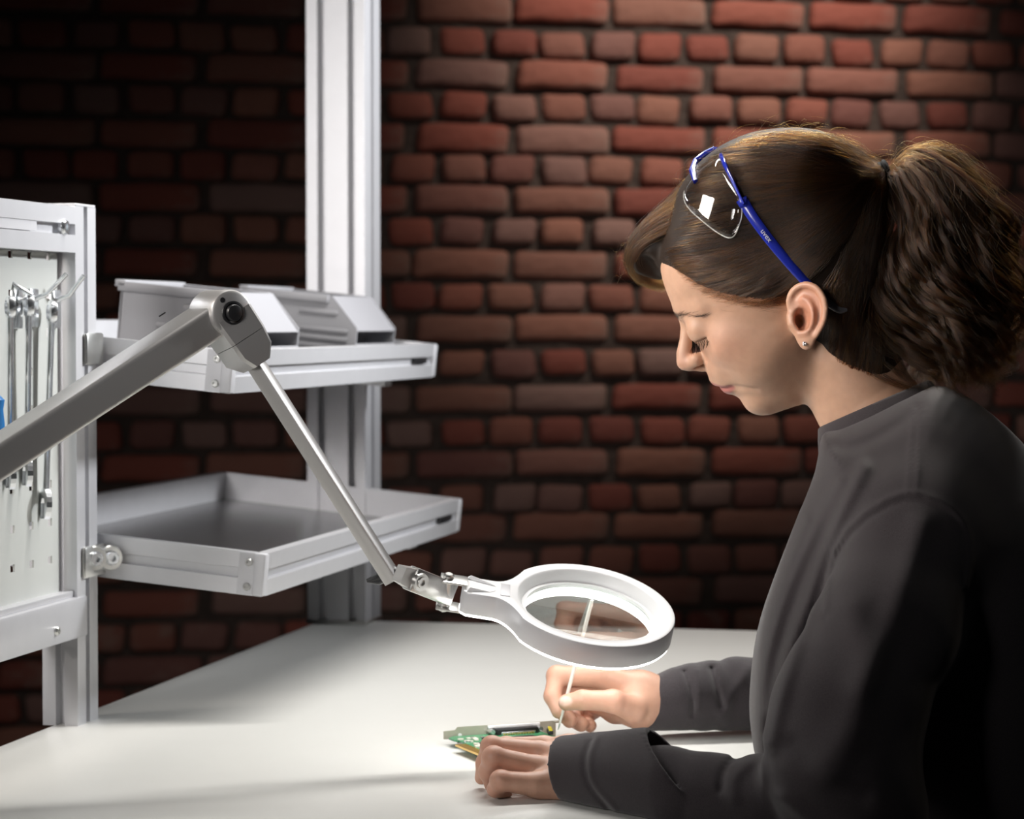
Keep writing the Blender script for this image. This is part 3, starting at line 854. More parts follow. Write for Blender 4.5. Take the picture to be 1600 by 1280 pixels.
def surface_nets(f, lo, hi, h, slack=0.012, blk=12):
    lo = np.asarray(lo, float); hi = np.asarray(hi, float)
    B = blk * h
    nb = np.ceil((hi - lo) / B).astype(int)
    gi = np.stack(np.meshgrid(*[np.arange(k) for k in nb], indexing='ij'), -1).reshape(-1, 3)
    cen = lo + (gi + 0.5) * B
    BBC[0] = None
    fc = f(cen)
    act = gi[np.abs(fc) < B * 0.87 + slack]
    N = nb * blk + 2
    st = np.array([N[1] * N[2], N[2], 1], dtype=np.int64)
    loc = np.stack(np.meshgrid(*[np.arange(blk + 1)] * 3, indexing='ij'), -1)
    ids, pos, quads = [], [], []
    corners = np.array([(i, j, k) for i in (0, 1) for j in (0, 1) for k in (0, 1)])
    edges = [(a, b) for a in range(8) for b in range(a + 1, 8) if np.abs(corners[a] - corners[b]).sum() == 1]
    for g in act:
        base = g * blk
        Q = lo + (base + loc.reshape(-1, 3)) * h
        BBC[0] = lo + (g + 0.5) * B; BBC[1] = B * 0.87
        F = f(Q)
        if np.isscalar(F): continue
        F = F.reshape(blk + 1, blk + 1, blk + 1)
        S = F < 0
        if S.all() or not S.any(): continue
        cs = np.stack([S[c[0]:c[0] + blk, c[1]:c[1] + blk, c[2]:c[2] + blk] for c in corners], 0)
        m = cs.any(0) & ~cs.all(0)
        ci = np.argwhere(m)
        V = np.stack([F[ci[:, 0] + c[0], ci[:, 1] + c[1], ci[:, 2] + c[2]] for c in corners], 1)
        acc = np.zeros((len(ci), 3)); cnt = np.zeros(len(ci))
        for a, b in edges:
            va, vb = V[:, a], V[:, b]
            x = (va < 0) != (vb < 0)
            t = np.where(x, va / np.where(x, va - vb, 1), 0)
            p = corners[a] + t[:, None] * (corners[b] - corners[a])
            acc += p * x[:, None]; cnt += x
        ids.append(((base + ci) * st).sum(1)); pos.append(lo + (base + ci + acc / cnt[:, None]) * h)
        for ax in range(3):
            sl0 = [slice(0, blk)] * 3; sl1 = [slice(0, blk)] * 3; sl1[ax] = slice(1, blk + 1)
            a = S[tuple(sl0)]; b = S[tuple(sl1)]
            for flip, mm in ((False, a & ~b), (True, ~a & b)):
                e = np.argwhere(mm)
                if not len(e): continue
                e = e + base
                d1 = np.zeros(3, int); d2 = np.zeros(3, int); d1[(ax + 1) % 3] = 1; d2[(ax + 2) % 3] = 1
                q = [e - d1 - d2, e - d2, e, e - d1]
                if flip: q = q[::-1]
                quads.append(np.stack([(k * st).sum(1) for k in q], 1))
    BBC[0] = None
    ids = np.concatenate(ids); pos = np.concatenate(pos); quads = np.concatenate(quads)
    o = np.argsort(ids); ids = ids[o]; pos = pos[o]
    k = np.searchsorted(ids, quads); k = np.clip(k, 0, len(ids) - 1)
    good = (ids[k] == quads).all(1)
    return pos, k[good]

def sdf_mesh(name, f, lo, hi, h, off, slack=0.012, relax=1):
    pos, q = surface_nets(f, lo, hi, h, slack)
    for _ in range(relax):                       # light laplacian to take the grid out of the surface
        acc = np.zeros_like(pos); cnt = np.zeros(len(pos))
        for a, b in ((0, 1), (1, 2), (2, 3), (3, 0)):
            for i, j in ((a, b), (b, a)):
                cnt += np.bincount(q[:, i], minlength=len(pos))
                for c in range(3):
                    acc[:, c] += np.bincount(q[:, i], weights=pos[q[:, j], c], minlength=len(pos))
        pos = pos * 0.5 + 0.5 * acc / np.maximum(cnt, 1)[:, None]
    me = bpy.data.meshes.new(name)
    me.vertices.add(len(pos)); me.vertices.foreach_set('co', (pos - off).astype(np.float32).ravel())
    me.loops.add(len(q) * 4); me.loops.foreach_set('vertex_index', q.astype(np.int32).ravel())
    me.polygons.add(len(q)); me.polygons.foreach_set('loop_start', np.arange(len(q), dtype=np.int32) * 4)
    me.polygons.foreach_set('use_smooth', np.ones(len(q), dtype=bool))
    me.update(calc_edges=True); me.validate()
    return me, pos
# ------------------------------------------------------------------ the woman
PHI = math.radians(13)
BP = np.array([math.cos(PHI), -math.sin(PHI), 0])     # backwards for her (to the right of the picture)
VP_ = np.array([-math.sin(PHI), -math.cos(PHI), 0])   # her left, towards the camera
M0 = P(1250, 505, 2.55)
SM = 4000 / 2.55
def PP(px, py, v=0.0):
    return PL(px, py, M0 + VP_ * v, VP_)
def to_px(Q):
    """local picture-like coordinates on her mid plane: x right, y down, v towards the camera (all in 1/SM m)"""
    d = Q - M0
    return 1250 + (d @ BP) * SM, 505 - d[:, 2] * SM, (d @ VP_) * SM
HP = math.radians(36)
UH = -math.cos(HP) * BP - math.sin(HP) * ZV           # out of the face
WH = -math.sin(HP) * BP + math.cos(HP) * ZV           # up through the crown
FW = [-130, -100, -84, -70, -57, -36, -15, 8, 30, 64, 90, 109, 125, 150, 180, 210, 240]
FU = [108, 116, 131, 135, 138, 146, 149, 152, 153, 150, 146, 144, 143, 138, 129, 115, 92]
FB_ = [30, 40, 50, 60, 68, 78, 88, 96, 101, 105, 106, 106, 108, 113, 114, 110, 100]
EAR_T = 1

def head_frame(Q):
    d = (Q - M0) * SM
    return np.stack([d @ UH, d @ WH, d @ VP_], 1)

def skull_px(q):
    u, w, v = q[:, 0], q[:, 1], q[:, 2]
    av = np.abs(v)
    cran = ell(q, (-20, 130, 0), (157, 148, 120))
    A = np.interp(w, FW, FU) - 15; b = np.interp(w, FW, FB_)
    du = u - 15
    n = np.interp(w, [-20, 30, 60, 110, 140], [2.25, 2.15, 2.0, 2.0, 2.25])
    g = (np.abs(np.where(du > 0, du / A, du / 75)) ** n + (av / b) ** n + 1e-9) ** (1 / n)
    face = (g - 1) * np.minimum(A, b) * 0.85
    wb = np.interp(u, [-60, -10, 25, 50, 77, 90, 106, 121, 134, 145], [30, -28, -70, -92, -103, -102, -99, -94, -84, -74]) + 0.0022 * np.maximum(av - 15, 0) ** 2
    face = smax(face, (wb - w) * 0.9, 22)
    face = smax(face, (w - 205), 20)
    return smin(cran, face, 24)
def head_sdf(Q):
    if far_box(M0 - 0.32, M0 + 0.32): return 1.0
    q = head_frame(Q); u, w, v = q[:, 0], q[:, 1], q[:, 2]
    av = np.abs(v)
    qa = np.stack([u, w, av], 1)
    f = skull_px(q)
    f = smin(f, ell(qa, (86, 36, 58), (42, 34, 34)), 28)             # cheeks
    f = smin(f, ell(qa, (60, -8, 46), (52, 46, 45)), 28)             # soft of the cheek
    f = smin(f, ell(q, (124, 8, 0), (40, 38, 46)), 18)               # muzzle
    f = smin(f, ell(q, (115, -60, 0), (28, 24, 34)), 16)             # chin
    f = smax(f, -ell(qa, (161, 93, 46), (19, 15, 24)), 18)
    f = smax(f, -ell(qa, (143, 70, 74), (13, 13, 12)), 14)           # sockets
    f = smin(f, chain(q, [(138, 122, 12), (134, 120, 40), (112, 108, 72)], [8, 8, 7]) if False else segs(qa, [(135, 124, 10), (126, 119, 42), (100, 104, 77)], [7, 7, 6]), 22)
    f = smin(f, ell(qa, (125, 80, 47), (23, 23, 28)), 15)             # closed lids
    f = smax(f, -segs(qa, [(150, 99, 30), (150, 97, 44), (138, 87, 62), (128, 77, 69)], [0.8, 1.0, 1.0, 0.6]), 4)   # lid crease
    f = smax(f, -segs(qa, [(153, 77, 31), (150, 71, 44), (139, 65, 60), (121, 61, 73)], [1.2, 1.9, 1.9, 1.2]), 3)   # lash line
    # nose
    f = smin(f, segs(q, [(142, 112, 0), (150, 99, 0), (161, 84, 0), (175, 68, 0), (181, 57, 0)], [9, 9, 10.5, 13.5, 15]), 8)
    f = smin(f, segs(qa, [(176, 50, 6), (163, 48, 15)], [11, 11.5]), 5)
    f = smin(f, segs(q, [(178, 47, 0), (165, 33, 0)], [8, 6.5]), 5)
    f = smax(f, -segs(qa, [(176, 36, 9), (164, 40, 11)], [3.6, 4.2]), 3)
    # alar crease
    f = smax(f, -segs(qa, [(158, 66, 27), (149, 50, 32), (150, 36, 29)], [1.6, 2.2, 1.6]), 5)
    # lips
    ul = [(159, 8, 0), (156, 3, 14), (148, -7, 27), (139, -17, 37)]
    ll = [(151, -16, 0), (149, -18, 13), (143, -21, 26), (136, -23, 36)]
    f = smin(f, segs(qa, ul, [9, 8.5, 6, 3]), 5)
    f = smin(f, segs(qa, ll, [8.5, 8.2, 6, 3]), 5)
    ml = [(166, -5, 0), (161, -9, 14), (152, -15, 27), (143, -21, 38)]
    f = smax(f, -segs(qa, ml, [4.2, 3.6, 3.0, 2.2]), 3)
    f = smax(f, -segs(qa, [(143, -21, 38), (128, -34, 52), (112, -48, 58)], [1.4, 1.6, 1.0]), 9)
    # neck
    x, y = 1250 + (-math.cos(HP)) * u + (-math.sin(HP)) * w, 505 + math.sin(HP) * u - math.cos(HP) * w
    pq = np.stack([x, y, v * 1.08], 1)
    neck = segs(pq, [(1318, 560, 0), (1352, 628, 0), (1398, 695, 0), (1425, 740, 0)], [80, 80, 90, 70])
    f = smin(f, neck, 26)
    # ear
    f = smin(f, ear_sdf(np.stack([x, y, av], 1)), 5)
    return f / SM

def segs(q, pts, rad):
    f = None
    for i in range(len(pts) - 1):
        a = np.asarray(pts[i], float); b = np.asarray(pts[i + 1], float)
        ab = b - a; t = np.clip(((q - a) @ ab) / (ab @ ab), 0, 1)
        d = q - a - t[:, None] * ab
        c = np.sqrt((d * d).sum(1)) - (rad[i] + (rad[i + 1] - rad[i]) * t)
        f = c if f is None else np.minimum(f, c)
    return f

HELIX = catmull([(-20, -2, 1), (-26, -20, 1), (-19, -39, 3), (-2, -47, 4), (15, -41, 5), (26, -24, 6), (28, -4, 6), (23, 15, 5), (14, 30, 3)], 22)
ANTI = catmull([(-12, -30, 2), (2, -22, 4), (10, -6, 6), (8, 12, 6), (-2, 24, 4)], 12)
def ear_sdf(p):
    # p in picture coordinates x, y and |v|
    e = p.copy()
    cx, cy = (e[:, 0] - 1274) / 1.06, e[:, 1] - 494
    # leaf-like base plate, rear edge standing off the skull
    out = 112 + 0.42 * np.clip(cx + 25, 0, 60)
    q = np.stack([cx, cy, e[:, 2] - out], 1)
    plate = ell(q, (-1, -3, 0), (27, 43, 6))
    plate = smin(plate, ell(q, (-10, 2, -16), (18, 34, 18)), 10)
    lob = ell(q, (0, 36, -1), (13, 16, 7))
    f = smin(plate, lob, 8)
    f = smin(f, segs(q, HELIX, np.interp(np.linspace(0, 1, len(HELIX)), [0, .2, .6, 1], [4, 5.4, 5.4, 4])), 3)
    f = smin(f, segs(q, ANTI, np.interp(np.linspace(0, 1, len(ANTI)), [0, .5, 1], [3.5, 5.4, 4.5])), 5)
    f = smax(f, -ell(q, (-7, 6, 10), (13, 20, 21)), 4)
    f = smax(f, -ell(q, (-12, 8, -8), (7, 10, 26)), 3)               # concha
    f = smax(f, -segs(q, [(-16, -27, 7), (-6, -36, 8), (10, -31, 9), (18, -14, 9), (18, 6, 8)], [5, 5, 4.6, 4.6, 3.5]), 3)
    f = smax(f, -segs(q, [(-14, -18, 8), (-4, -10, 9)], [5, 4]), 4)
    f = smin(f, segs(q, [(-24, 0, 3), (-22, 12, 5), (-15, 20, 4)], [5, 5.5, 4]), 5)   # tragus
    f = smin(f, segs(q, [(-10, 27, 4), (0, 25, 5)], [4, 4]), 4)
    return f

# hands: (px, py, distance, radius in px)
def hp(px, py, d, r):
    return P(px, py, d), r * d / 4000.0
def finger(Q, rows, k=0.004):
    pts, rad = zip(*[hp(*r) for r in rows])
    return chain(Q, pts, rad, k)
# near (left) hand, palm down on the board
LH = dict(
    pinky=[(834, 1226, 2.402, 19), (782, 1220, 2.394, 15.5), (774, 1233, 2.402, 12.5), (790, 1241, 2.42, 10)],
    ring=[(838, 1200, 2.425, 19), (771, 1184, 2.415, 17), (762, 1206, 2.425, 14), (768, 1228, 2.435, 11)],
    middle=[(842, 1176, 2.45, 18), (768, 1167, 2.447, 16), (757, 1192, 2.455, 13), (752, 1216, 2.463, 10.5)],
    index=[(850, 1166, 2.475, 16), (790, 1166, 2.49, 14), (768, 1180, 2.50, 12), (758, 1200, 2.505, 10)],
    thumb=[(872, 1198, 2.475, 19), (838, 1203, 2.50, 15), (806, 1200, 2.515, 13), (786, 1200, 2.522, 11)])
RHD = dict(
    thumb=[(990, 1108, 2.725, 21), (958, 1096, 2.705, 17.5), (910, 1094, 2.698, 15.2), (885, 1098, 2.70, 13.2)],
    index=[(938, 1057, 2.748, 18), (870, 1056, 2.746, 15), (863, 1088, 2.732, 13), (873, 1112, 2.723, 11.5)],
    middle=[(945, 1068, 2.765, 17), (886, 1076, 2.765, 14), (876, 1108, 2.75, 13), (890, 1126, 2.742, 12)],
    ring=[(952, 1082, 2.785, 16), (902, 1096, 2.79, 14), (892, 1122, 2.775, 13), (908, 1132, 2.76, 12)],
    pinky=[(962, 1096, 2.80, 15), (925, 1110, 2.80, 13), (914, 1128, 2.785, 11.5), (922, 1134, 2.77, 10.5)])
def hand_sdf(Q, H, wrist, heel, arm, lo, hi):
    if far_box(lo, hi): return 1.0
    w0, w1 = hp(*wrist[0]), hp(*wrist[1])
    f = cap(Q, w0[0], w1[0], w0[1], w1[1])
    up = {'index': 0.0, 'middle': 0.3, 'ring': 0.7, 'pinky': 1.0}
    for n, r in H.items():
        m, mr = hp(*r[0])
        t = up.get(n, 0.5)
        wp = w0[0] * (1 - t) + w1[0] * t; wr = w0[1] * (1 - t) + w1[1] * t
        f = smin(f, cap(Q, wp, m, wr * 0.92, mr * (1.0 if n == 'thumb' else 1.04)), 0.008)
    for he in heel:
        hpnt, hr = hp(*he)
        f = smin(f, cap(Q, hpnt, w1[0], hr, w1[1] * 0.9), 0.010)
    for n, r in H.items():
        f = smin(f, finger(Q, r), 0.0026)
        m, mr = hp(*r[1]); f = smin(f, cap(Q, m, m + 1e-5, mr * 1.05, mr * 1.05), 0.003)
    ap, ar = hp(*arm)
    f = smin(f, cap(Q, w0[0], ap, w0[1], ar), 0.012)
    f = smin(f, cap(Q, w1[0], ap, w1[1], ar), 0.012)
    return f
def hbox(H, extra):
    p = np.array([hp(*r)[0] for rows in H.values() for r in rows] + [hp(*e)[0] for e in extra])
    return p.min(0) - 0.02, p.max(0) + 0.02
LW, LHEEL, LARM = [(892, 1181, 2.455, 29), (886, 1222, 2.415, 28)], [(850, 1232, 2.41, 18), (858, 1205, 2.46, 24)], (965, 1208, 2.42, 34)
RW, RHEEL, RARM = [(1002, 1080, 2.755, 28), (998, 1104, 2.745, 28)], [(962, 1112, 2.775, 20), (955, 1090, 2.79, 22), (930, 1100, 2.785, 16)], (1060, 1094, 2.76, 30)
LB = hbox(LH, LW + LHEEL + [LARM]); RB = hbox(RHD, RW + RHEEL + [RARM])

# arm joints (picture x, y, side offset in metres)
SHN, ELN = PP(1425, 830, 0.165), PP(1350, 1262, 0.30)
SHF, ELF = PP(1420, 820, -0.16), PP(1290, 1110, -0.27)
WRN, WRF = hp(*LARM)[0], hp(*RARM)[0]
CHEST, BELLY, HIP = PP(1440, 800), PP(1430, 1050), PP(1470, 1330)
def off_table(f, Q):
    if np.isscalar(f): return f
    dt = np.maximum(Q[:, 2] - TZ, (Q - C0) @ BV - TW)
    return np.maximum(f, 0.0006 - dt)
def body_sdf(Q):
    f = head_sdf(Q)
    f = smin(f, hand_sdf(Q, LH, LW, LHEEL, LARM, *LB), 0.004)
    f = smin(f, hand_sdf(Q, RHD, RW, RHEEL, RARM, *RB), 0.004)
    # limbs and trunk under the sweatshirt
    r = 0.016
    f = smin(f, cap(Q, WRN, ELN, r, 0.02), 0.01)
    f = smin(f, cap(Q, ELN, SHN, 0.022, 0.022), 0.01)
    f = smin(f, cap(Q, WRF, ELF, r, 0.02), 0.01)
    f = smin(f, cap(Q, ELF, SHF, 0.022, 0.022), 0.01)
    f = smin(f, cap(Q, SHN, SHF, 0.022, 0.022), 0.02)
    f = smin(f, cap(Q, CHEST, BELLY, 0.035, 0.03), 0.02)
    f = smin(f, cap(Q, BELLY, HIP, 0.03, 0.03), 0.02)
    return off_table(f, Q)

allp = np.array([SHN, ELN, SHF, ELF, HIP, LB[0], LB[1], RB[0], RB[1], M0 + 0.2, M0 - 0.2, PP(1040, 560), PP(1250, 190)])
woman = Thing('person', 'woman in a dark sweatshirt bending over the bench, brown hair in a wavy ponytail', 'person', (PP(1430, 1290)[0], PP(1430, 1290)[1], PP(1430, 1290)[2]))
body_me, bpos = sdf_mesh('body', body_sdf, allp.min(0) - 0.09, allp.max(0) + 0.09, 0.0015, woman.loc, slack=0.003)

# skin colour per vertex (lips, flush, nails)
def skin_tint(pos):
    q = head_frame(pos); u, w, v = q.T; av = np.abs(v)
    qa = np.stack([u, w, av], 1)
    base = np.tile(np.array([0.56, 0.335, 0.225]), (len(pos), 1))
    def mixin(m, c):
        nonlocal base
        m = np.clip(m, 0, 1)[:, None]
        base = base * (1 - m) + np.array(c) * m
    inhead = np.linalg.norm(pos - M0, axis=1) < 0.22
    cheek = np.exp(-(((u - 110) / 45) ** 2 + ((w - 35) / 40) ** 2)) * inhead * (av > 25)
    mixin(cheek * 0.30, (0.60, 0.27, 0.19))
    nose = np.exp(-(((u - 182) / 16) ** 2 + ((w - 52) / 22) ** 2 + (v / 26) ** 2)) * inhead
    mixin(nose * 0.40, (0.62, 0.27, 0.20))
    x, y, vv = to_px(pos)
    ear = np.exp(-(((x - 1276) / 28) ** 2 + ((y - 485) / 44) ** 2) ** 2) * (np.abs(vv) > 108)
    mixin(ear * 0.65, (0.52, 0.20, 0.12))
    ul = segs(qa, [(166, 3, 0), (162, -1, 14), (152, -11, 27), (141, -19, 37)], [5, 5, 4, 2])
    ll = segs(qa, [(161, -14, 0), (157, -17, 13), (149, -21, 26), (140, -22, 36)], [6.5, 6.5, 4.5, 2])
    lip = np.clip(1.2 - np.maximum(np.minimum(ul, ll), 0) / 3.0, 0, 1) * inhead
    mixin(lip * 0.85, (0.42, 0.13, 0.12))
    # hands a bit pinker; knuckles
    hand = (np.all((pos > LB[0]) & (pos < LB[1]), 1) | np.all((pos > RB[0]) & (pos < RB[1]), 1))
    mixin(hand * 0.55, (0.60, 0.33, 0.245))
    for H in (LH, RHD):
        for n, r in H.items():
            for j in (1, 2):
                c, cr = hp(*r[j])
                mixin(np.exp(-(np.linalg.norm(pos - c, axis=1) / (cr * 1.3)) ** 2) * 0.35, (0.60, 0.25, 0.18))
    c, cr = hp(*(882, 1090, 2.6905, 8))
    nail = np.clip(1.3 - np.linalg.norm((pos - P(882, 1096, 2.691)) * [0.85, 0.7, 1.3], axis=1) / 0.0062, 0, 1)
    mixin(np.clip(nail * 2.5, 0, 1) * 0.75, (0.80, 0.56, 0.48))
    return base
tint = skin_tint(bpos)
at = body_me.color_attributes.new('tint', 'FLOAT_COLOR', 'POINT')
at.data.foreach_set('color', np.hstack([tint, np.ones((len(tint), 1))]).astype(np.float32).ravel())
M_SKIN = mat('skin', (0.56, 0.335, 0.225), 0.48, bump=(260, 0.10, 0.0012))
nt = M_SKIN.node_tree
vc = nt.nodes.new('ShaderNodeVertexColor'); vc.layer_name = 'tint'
nz = nt.nodes.new('ShaderNodeTexNoise'); nz.inputs['Scale'].default_value = 90; nz.inputs['Detail'].default_value = 5
tcn = nt.nodes.new('ShaderNodeTexCoord'); nt.links.new(tcn.outputs['Object'], nz.inputs['Vector'])
mrn = nt.nodes.new('ShaderNodeMapRange'); mrn.inputs[3].default_value = 0.86; mrn.inputs[4].default_value = 1.12
nt.links.new(nz.outputs['Fac'], mrn.inputs[0])
mxn = nt.nodes.new('ShaderNodeMix'); mxn.data_type = 'RGBA'; mxn.blend_type = 'MULTIPLY'; mxn.inputs[0].default_value = 1
nt.links.new(vc.outputs[0], mxn.inputs[6]); nt.links.new(mrn.outputs[0], mxn.inputs[7])
sb = nt.nodes['Principled BSDF']
nt.links.new(mxn.outputs[2], sb.inputs['Base Color'])
sb.inputs['Subsurface Weight'].default_value = 0.12
sb.inputs['Subsurface Radius'].default_value = (0.9, 0.35, 0.2)
sb.inputs['Subsurface Scale'].default_value = 0.006
body_me.materials.append(M_SKIN)
body = bpy.data.objects.new('body', body_me); COL.objects.link(body); body.parent = woman.o
# ------------------------------------------------------------------ sweatshirt
TORSO = smooth_poly([(1288, 676), (1276, 735), (1248, 815), (1213, 905), (1189, 985), (1178, 1050), (1178, 1120), (1188, 1190), (1205, 1300), (1440, 1350), (1670, 1330), (1695, 1000), (1668, 830), (1612, 715), (1545, 645), (1475, 603), (1425, 612), (1365, 640), (1318, 662)], 3)
def line_bump(x, y, pts, w, amp):
    pa = np.asarray(pts)
    m = 3 * w
    if x.min() > pa[:, 0].max() + m or x.max() < pa[:, 0].min() - m or y.min() > pa[:, 1].max() + m or y.max() < pa[:, 1].min() - m:
        return 0.0
    d = None
    for i in range(len(pts) - 1):
        ax, ay = pts[i]; bx, by = pts[i + 1]
        if max(ax, bx) + m < x.min() or min(ax, bx) - m > x.max() or max(ay, by) + m < y.min() or min(ay, by) - m > y.max():
            continue
        ex, ey = bx - ax, by - ay
        t = np.clip(((x - ax) * ex + (y - ay) * ey) / (ex * ex + ey * ey), 0, 1)
        q = (x - ax - ex * t) ** 2 + (y - ay - ey * t) ** 2
        d = q if d is None else np.minimum(d, q)
    return 0.0 if d is None else amp * np.exp(-d / (w * w))
def cm(pts, n=14):
    return [tuple(p) for p in catmull(pts, n)]
ARMHOLE = cm([(1292, 905), (1298, 860), (1314, 815), (1348, 776), (1386, 753), (1414, 747), (1444, 754), (1472, 770), (1490, 795), (1497, 835), (1492, 880)])
SEAM = cm([(1428, 634), (1421, 680), (1414, 745)])
FOLDS = [  # (points, width px, height px) on her near side
    (cm([(1312, 735), (1276, 810), (1234, 905), (1206, 1000), (1198, 1090), (1203, 1170)]), 11, 7),
    (cm([(1262, 800), (1226, 890), (1196, 985), (1187, 1080), (1190, 1160)]), 8, 4),
    (cm([(1345, 715), (1312, 780), (1284, 850), (1258, 930), (1232, 1010), (1215, 1080)]), 12, 7),
    (cm([(1300, 690), (1330, 690), (1365, 676), (1400, 655), (1425, 634)]), 9, -3),
    (cm([(1330, 900), (1345, 960), (1330, 1040), (1290, 1110)]), 24, 9),
    (cm([(1425, 790), (1400, 860), (1375, 930), (1340, 1000)]), 20, 8),
    (cm([(1250, 1080), (1290, 1120), (1340, 1140)]), 14, -5),
    (cm([(1235, 1150), (1280, 1180), (1330, 1185)]), 12, 6),
]
SLEEVE_FOLDS = [
    (cm([(1158, 1180), (1140, 1192), (1129, 1210), (1126, 1235)]), 6, -7),
    (cm([(1186, 1184), (1160, 1200), (1146, 1222), (1146, 1250)]), 10, 6),
    (cm([(1222, 1184), (1214, 1212), (1220, 1245), (1238, 1275)]), 7, -9),
    (cm([(1262, 1190), (1240, 1215), (1240, 1250)]), 11, 6),
    (cm([(926, 1150), (914, 1185), (920, 1225), (955, 1268)]), 3.5, -3.5),
    (cm([(934, 1150), (922, 1185), (928, 1225), (962, 1266)]), 4, 2.5),
]
PX = 1 / 1700.0
# near sleeve
NS_UP = [PP(1432, 836, 0.165), PP(1385, 985, 0.225), PP(1330, 1110, 0.27), PP(1318, 1215, 0.295), PP(1345, 1275, 0.30)]
NS_UR = [0.052, 0.060, 0.064, 0.063, 0.060]
NS_FO = [hp(1330, 1268, 2.265, 92), hp(1210, 1262, 2.285, 80), hp(1110, 1246, 2.315, 68), hp(1040, 1231, 2.34, 64), hp(955, 1214, 2.385, 53)]
FLAP_A, FLAP_B = hp(882, 1203, 2.425, 54), hp(1070, 1222, 2.335, 92)
CUFF_C = P(880, 1203, 2.42); CUFF_N = -BP * 0.93 - ZV * 0.26 - VP_ * 0.30; CUFF_N /= np.linalg.norm(CUFF_N)
fa = P(1004, 1132, 2.36); fb = P(1088, 1284, 2.30)
fdir = fb - fa; FLN = np.cross(fdir, np.cross(FLAP_B[0] - FLAP_A[0], fdir)); FLN /= np.linalg.norm(FLN)
if FLN @ BP < 0: FLN = -FLN
FLN = FLN - 0.25 * VP_; FLN /= np.linalg.norm(FLN)
# far sleeve (bunched up)
FS = [hp(x, 1141 - r, d, r) for x, r, d in ((985, 42, 2.752), (1020, 41.5, 2.757), (1040, 44, 2.76), (1062, 49, 2.765), (1084, 52, 2.77), (1099, 46, 2.773), (1112, 54, 2.776), (1130, 49, 2.78), (1152, 57, 2.785), (1178, 56, 2.79), (1250, 60, 2.80), (1320, 66, 2.80))]
FCUFF_C = P(1001, 1096, 2.755); FCUFF_N = -BP * 0.96 - VP_ * 0.22 + ZV * 0.12; FCUFF_N /= np.linalg.norm(FCUFF_N)

def shirt_sdf(Q):
    x, y, v = to_px(Q)
    f = inflate(x, y, v, TORSO, 150, 268) / SM
    # open neck: keep the cloth below the collar ring
    up = smin(1.0, chain(Q, NS_UP, NS_UR, 0.02), 0.02)
    fsh = smin(1.0, chain(Q, [PP(1420, 830, -0.165), PP(1380, 1000, -0.22), FS[-1][0]], [0.052, 0.06, 0.05], 0.02), 0.02)
    f = smin(f, fsh, 0.03)
    f = smin(f, up, 0.042)
    # near-side relief
    near = np.clip((v - 10) / 40, 0, 1)
    h = 0
    xi = x - 0.107 * v
    if not (BBC[0] is not None and False):
        for pts, w, a in FOLDS:
            h = h + line_bump(xi, y, pts, w, a * 1.2)
        h = h + line_bump(xi, y, ARMHOLE, 5.0, 3.0) - line_bump(xi, y - 9, ARMHOLE, 5.0, 1.6)
        h = h + line_bump(xi - 5, y, SEAM, 4.0, 2.4) + line_bump(xi + 6, y, SEAM, 4.0, 2.2)
        h = h + 1.6 * np.sin(x * 0.03 + y * 0.021 + 1.0) * np.sin(y * 0.024 - x * 0.012)
        f = f - near * h / SM
    # forearm, flap and cuff
    pts, rad = zip(*NS_FO)
    fo = chain(Q, pts, rad, 0.006)
    if not np.isscalar(fo):
        # image coordinates on the sleeve plane
        dq = Q - CAM; zc = dq @ FWD
        ix = 800 + FPX * dq[:, 0] / zc; iy = 640 - FPX * (dq @ UPV) / zc
        h = 0
        for p_, w, a in SLEEVE_FOLDS[:4]:
            h = h + line_bump(ix, iy, p_, w, a)
        fo = fo - h * PX
    f = smin(f, fo, 0.010)
    fl = cap(Q, FLAP_A[0], FLAP_B[0], FLAP_A[1], FLAP_B[1])
    if not np.isscalar(fl):
        dq = Q - CAM; zc = dq @ FWD
        ix = 800 + FPX * dq[:, 0] / zc; iy = 640 - FPX * (dq @ UPV) / zc
        h = 0
        for p_, w, a in SLEEVE_FOLDS[4:]:
            h = h + line_bump(ix, iy, p_, w, a)
        outer = fl - h * PX
        cut = (Q - fa) @ FLN
        fl = smax(outer, cut, 0.002)
        hol = np.maximum(outer + 0.0065, -(cut + 0.030))
        fl = smax(fl, -hol, 0.002)
        fl = np.maximum(fl, (Q - CUFF_C) @ CUFF_N)
        f = np.minimum(f, fl)
    pts, rad = zip(*FS)
    fs = chain(Q, pts, rad, 0.0035)
    if not np.isscalar(fs):
        dq = Q - CAM; zc = dq @ FWD
        ix = 800 + FPX * dq[:, 0] / zc; iy = 640 - FPX * (dq @ UPV) / zc
        fs = fs - (line_bump(ix, iy, cm([(1070, 1050), (1078, 1075), (1082, 1100), (1082, 1118)]), 3.2, -6) + line_bump(ix, iy, cm([(1088, 1045), (1092, 1075), (1090, 1110)]), 3.5, 3.5)
                   + line_bump(ix, iy, cm([(1112, 1045), (1120, 1075), (1128, 1105)]), 4.5, -9) + line_bump(ix, iy, cm([(1170, 1045), (1150, 1075), (1128, 1120)]), 8, 4)
                   + line_bump(ix, iy, cm([(1022, 1060), (1030, 1090), (1027, 1115)]), 3, -2)) / 1450
        fs = np.maximum(fs, (Q - FCUFF_C) @ FCUFF_N)
        f = smin(f, fs, 0.008)
    # neck opening
    return off_table(f, Q)
shi_lo = np.minimum.reduce([allp.min(0), PP(1700, 1340)]) - 0.12; shi_hi = np.maximum.reduce([allp.max(0), PP(1700, 1300)]) + 0.12
shi_lo[2] = 0.60; shi_hi[2] = CAMZ + 0.02
M_SHIRT = mat('charcoal sweatshirt fleece', (0.050, 0.043, 0.047), 0.95, 0.0, noise=(1500, 0.7), bump=(2200, 0.5, 0.0007))
M_SHIRT.node_tree.nodes['Principled BSDF'].inputs['Sheen Weight'].default_value = 0.35
